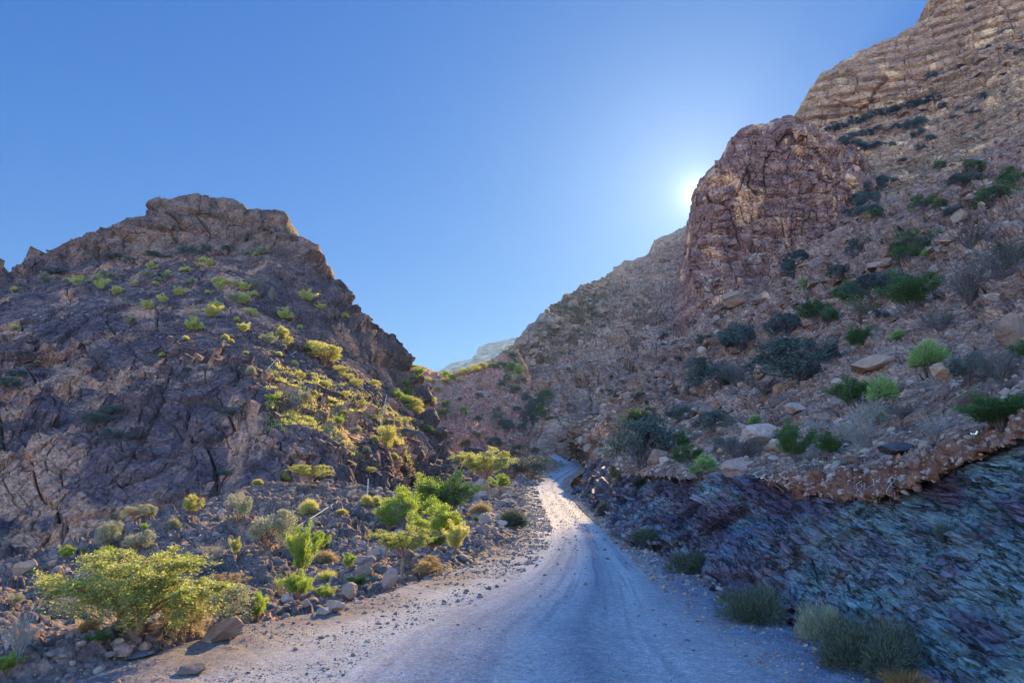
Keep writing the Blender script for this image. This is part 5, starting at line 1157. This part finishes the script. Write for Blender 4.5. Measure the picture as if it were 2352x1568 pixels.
for key, n_, u0, u1, v0, v1, mats, lo, hi, lb, gp in [
    ('bank', 70, .42, .97, .12, .72, ['stone_mix', 'stone_red', 'stone_grey'], 12, 26, "loose block lying in the rubble bank left of the road", "blocks in the left rubble bank"),
    ('bank', 60, .12, .56, .80, .90, ['stone_red', 'stone_mix', 'boulder'], 14, 52, "rough reddish brown rock in the raised edge along the left verge", "rocks of the raised verge"),
    ('bank', 60, .48, .74, .42, .86, ['stone_red', 'boulder', 'stone_mix'], 14, 40, "brown boulder piled on the inner bank of the sunlit bend", "boulders on the bank of the bend"),
    ('bank', 26, .5, .99, .70, .80, ['stone_red', 'stone_mix'], 9, 20, "reddish stone in the row edging the left side of the road", "stones edging the road"),
    ('slope', 80, .02, .7, .55, .97, ['stone_grey', 'boulder', 'stone_grey', 'stone_red'], 16, 40, "rough grey brown boulder half buried in the right slope", "boulders in the right slope")]:
    P_, s_, px_ = pick(key, 900, 300 + n_, v0=v0, v1=v1, u0=u0, u1=u1, pmin=lo, pmax=hi, power=2.2)
    T8 = []
    for q in range(6):
        rg = np.random.default_rng(400 + q + n_); Pq, Fq_ = stone(3, rg, .75, 12); Pq = Pq * (1 + .20 * fbm(Pq * 4, 4, q)[:, None]); T8.append((Pq, Fq_))
    MS = {}
    for i in range(n_):
        q = i % 6; mt = mats[(i // 2) % len(mats)]
        if (q, mt) not in MS:
            me = mesh_np("rock", T8[q][0], T8[q][1], {"rnd": np.full(len(T8[q][0]), rb_.random())}, smooth=False); me.materials.append(M[mt]); MS[(q, mt)] = me
        o = bpy.data.objects.new("boulder", MS[(q, mt)]); COL.objects.link(o)
        o.location = P_[i] + np.array([0, 0, s_[i] * .12]); o.scale = (s_[i] * 1.2,) * 3; o.rotation_euler = (rb_.gauss(0, .3), rb_.gauss(0, .3), rb_.uniform(0, 6.28))
        tag(o, lb, "rock", gp)

# ------------------------------------------------------------------ pipes, pole, roots, dead wood
def pipe(name, pts, r, mat, label, cat, k=8):
    a0, b0 = hit(pts[0][0], pts[0][1])[0], hit(pts[-1][0], pts[-1][1])[0]; P = []
    for i, (px, py, lift) in enumerate(pts):
        f = (px - pts[0][0]) / (pts[-1][0] - pts[0][0]); Y = 1 / ((1 - f) / a0[1] + f / b0[1]); P.append(at(px, py, Y * .99) + [0, 0, lift * .3])
    P = np.array(P)
    t = np.linspace(0, len(P) - 1, 14); Q = np.stack([np.interp(t, np.arange(len(P)), P[:, j]) for j in range(3)], 1)
    V, Fq = tubes([(Q, np.full(14, r))], k)
    o = obj(name, mesh_np(name, V, Fq), mat); return tag(o, label, cat)
def plain(name, c0, c1, rough=.6):
    k = NT(name); return k.done(k.ramp(k.noise(9, 4, .6), [(.3, c0), (.7, c1)]), rough=rough)
white = plain("weathered_white_plastic", (.38, .35, .32), (.52, .49, .45), .9); black = plain("black_plastic_hose", (.03, .03, .035), (.06, .06, .07), .95)
pipe("water_pipe", [(640, 1240, .12), (680, 1212, .15), (730, 1182, .15), (776, 1153, .2)], .02, white, "thin white pipe running up the bank across the stones", "pipe")
pipe("water_hose", [(430, 1332, .05), (500, 1303, .05), (560, 1275, .05), (632, 1244, .08)], .018, black, "black hose joining the lower end of the white pipe", "hose")
def pole(name, px, py, px2, py2, r, label, cat, mat):
    a, _ = hit(px, py); b = at(px2, py2, a[1] + .3); a = a - [0, 0, .3]
    t = np.linspace(0, 1, 8)[:, None]; Q = a * (1 - t) + b * t + np.sin(t * 3.1) * [.05 * np.linalg.norm(b - a) * .3, 0, 0]
    V, Fq = tubes([(Q, np.linspace(r, r * .8, 8))], 8)
    return tag(obj(name, mesh_np(name, V, Fq), mat), label, cat)
pole("marker_pole", 842, 1138, 846, 1099, .05, "short white pole behind the two yellow ball plants", "pole", white)
pole("marker_pole", 867, 998, 888, 906, .05, "tall thin white pole leaning on the lit hill flank", "pole", white)
pole("dead_branch", 610, 847, 637, 822, .045, "bleached dead branch on the dark bench of the left hill", "branch", white)
pole("dead_branch", 664, 812, 682, 806, .035, "short bleached stick near the yellow shrubs on the hill", "branch", white)
rg = np.random.default_rng(77); pathsr = []
for i in range(18):
    px = rg.uniform(1960, 2060); py = np.interp(px, [1960, 2060], [1108, 1100]) + rg.uniform(-6, 8); a, _ = hit(px, py); a = a + [-.05, -.08, 0]
    b = a + np.array([rg.normal(-.05, .15), rg.normal(-.1, .15), -rg.uniform(.12, .42)]); pathsr.append((bez(a, b, rg.normal(0, .08, 3), 7, rg), np.linspace(.008, .003, 7)))
V, Fq = tubes(pathsr, 4); tag(obj("exposed_roots", mesh_np("exposed_roots", V, Fq), BK['grey']), "tangle of pale roots hanging from the soil band", "roots")
a, _ = hit(1735, 1098); b, _ = hit(1805, 1128); a = a + [-.1, -.1, .1]; b = b + [-.1, -.1, 0]
pp = [(bez(a, b, np.array([-.1, -.1, .15]), 9, rg), np.linspace(.02, .006, 9)), (bez(a, a + [.5, -.1, .12], np.array([0, 0, .1]), 6, rg), np.linspace(.015, .005, 6)), (bez(a, a + [-.5, -.2, -.05], np.array([0, 0, .1]), 6, rg), np.linspace(.012, .004, 6))]
V, Fq = tubes(pp, 5); tag(obj("fallen_branch", mesh_np("fallen_branch", V, Fq), BK['grey']), "pale fallen branch drooping over the left end of the soil band", "branch")

# ------------------------------------------------------------------ thin dusty air
hz = bpy.data.materials.new("haze_air"); hz.use_nodes = True; ht = hz.node_tree; ht.nodes.remove(ht.nodes["Principled BSDF"])
pv = ht.nodes.new("ShaderNodeVolumePrincipled"); pv.inputs["Color"].default_value = (.42, .70, 1.0, 1); pv.inputs["Density"].default_value = 0.00007; pv.inputs["Anisotropy"].default_value = .35
ht.links.new(pv.outputs[0], ht.nodes["Material Output"].inputs["Volume"])
bv = np.array([(x, y, z) for x in (-2230, 2230) for y in (-2230, 2270) for z in (-12.5, 420)], float)
hb = obj("haze", mesh_np("haze", bv, np.array([(0, 1, 3, 2), (4, 6, 7, 5), (0, 4, 5, 1), (2, 3, 7, 6), (0, 2, 6, 4), (1, 5, 7, 3)]), smooth=False), hz)
tag(hb, kind="stuff")
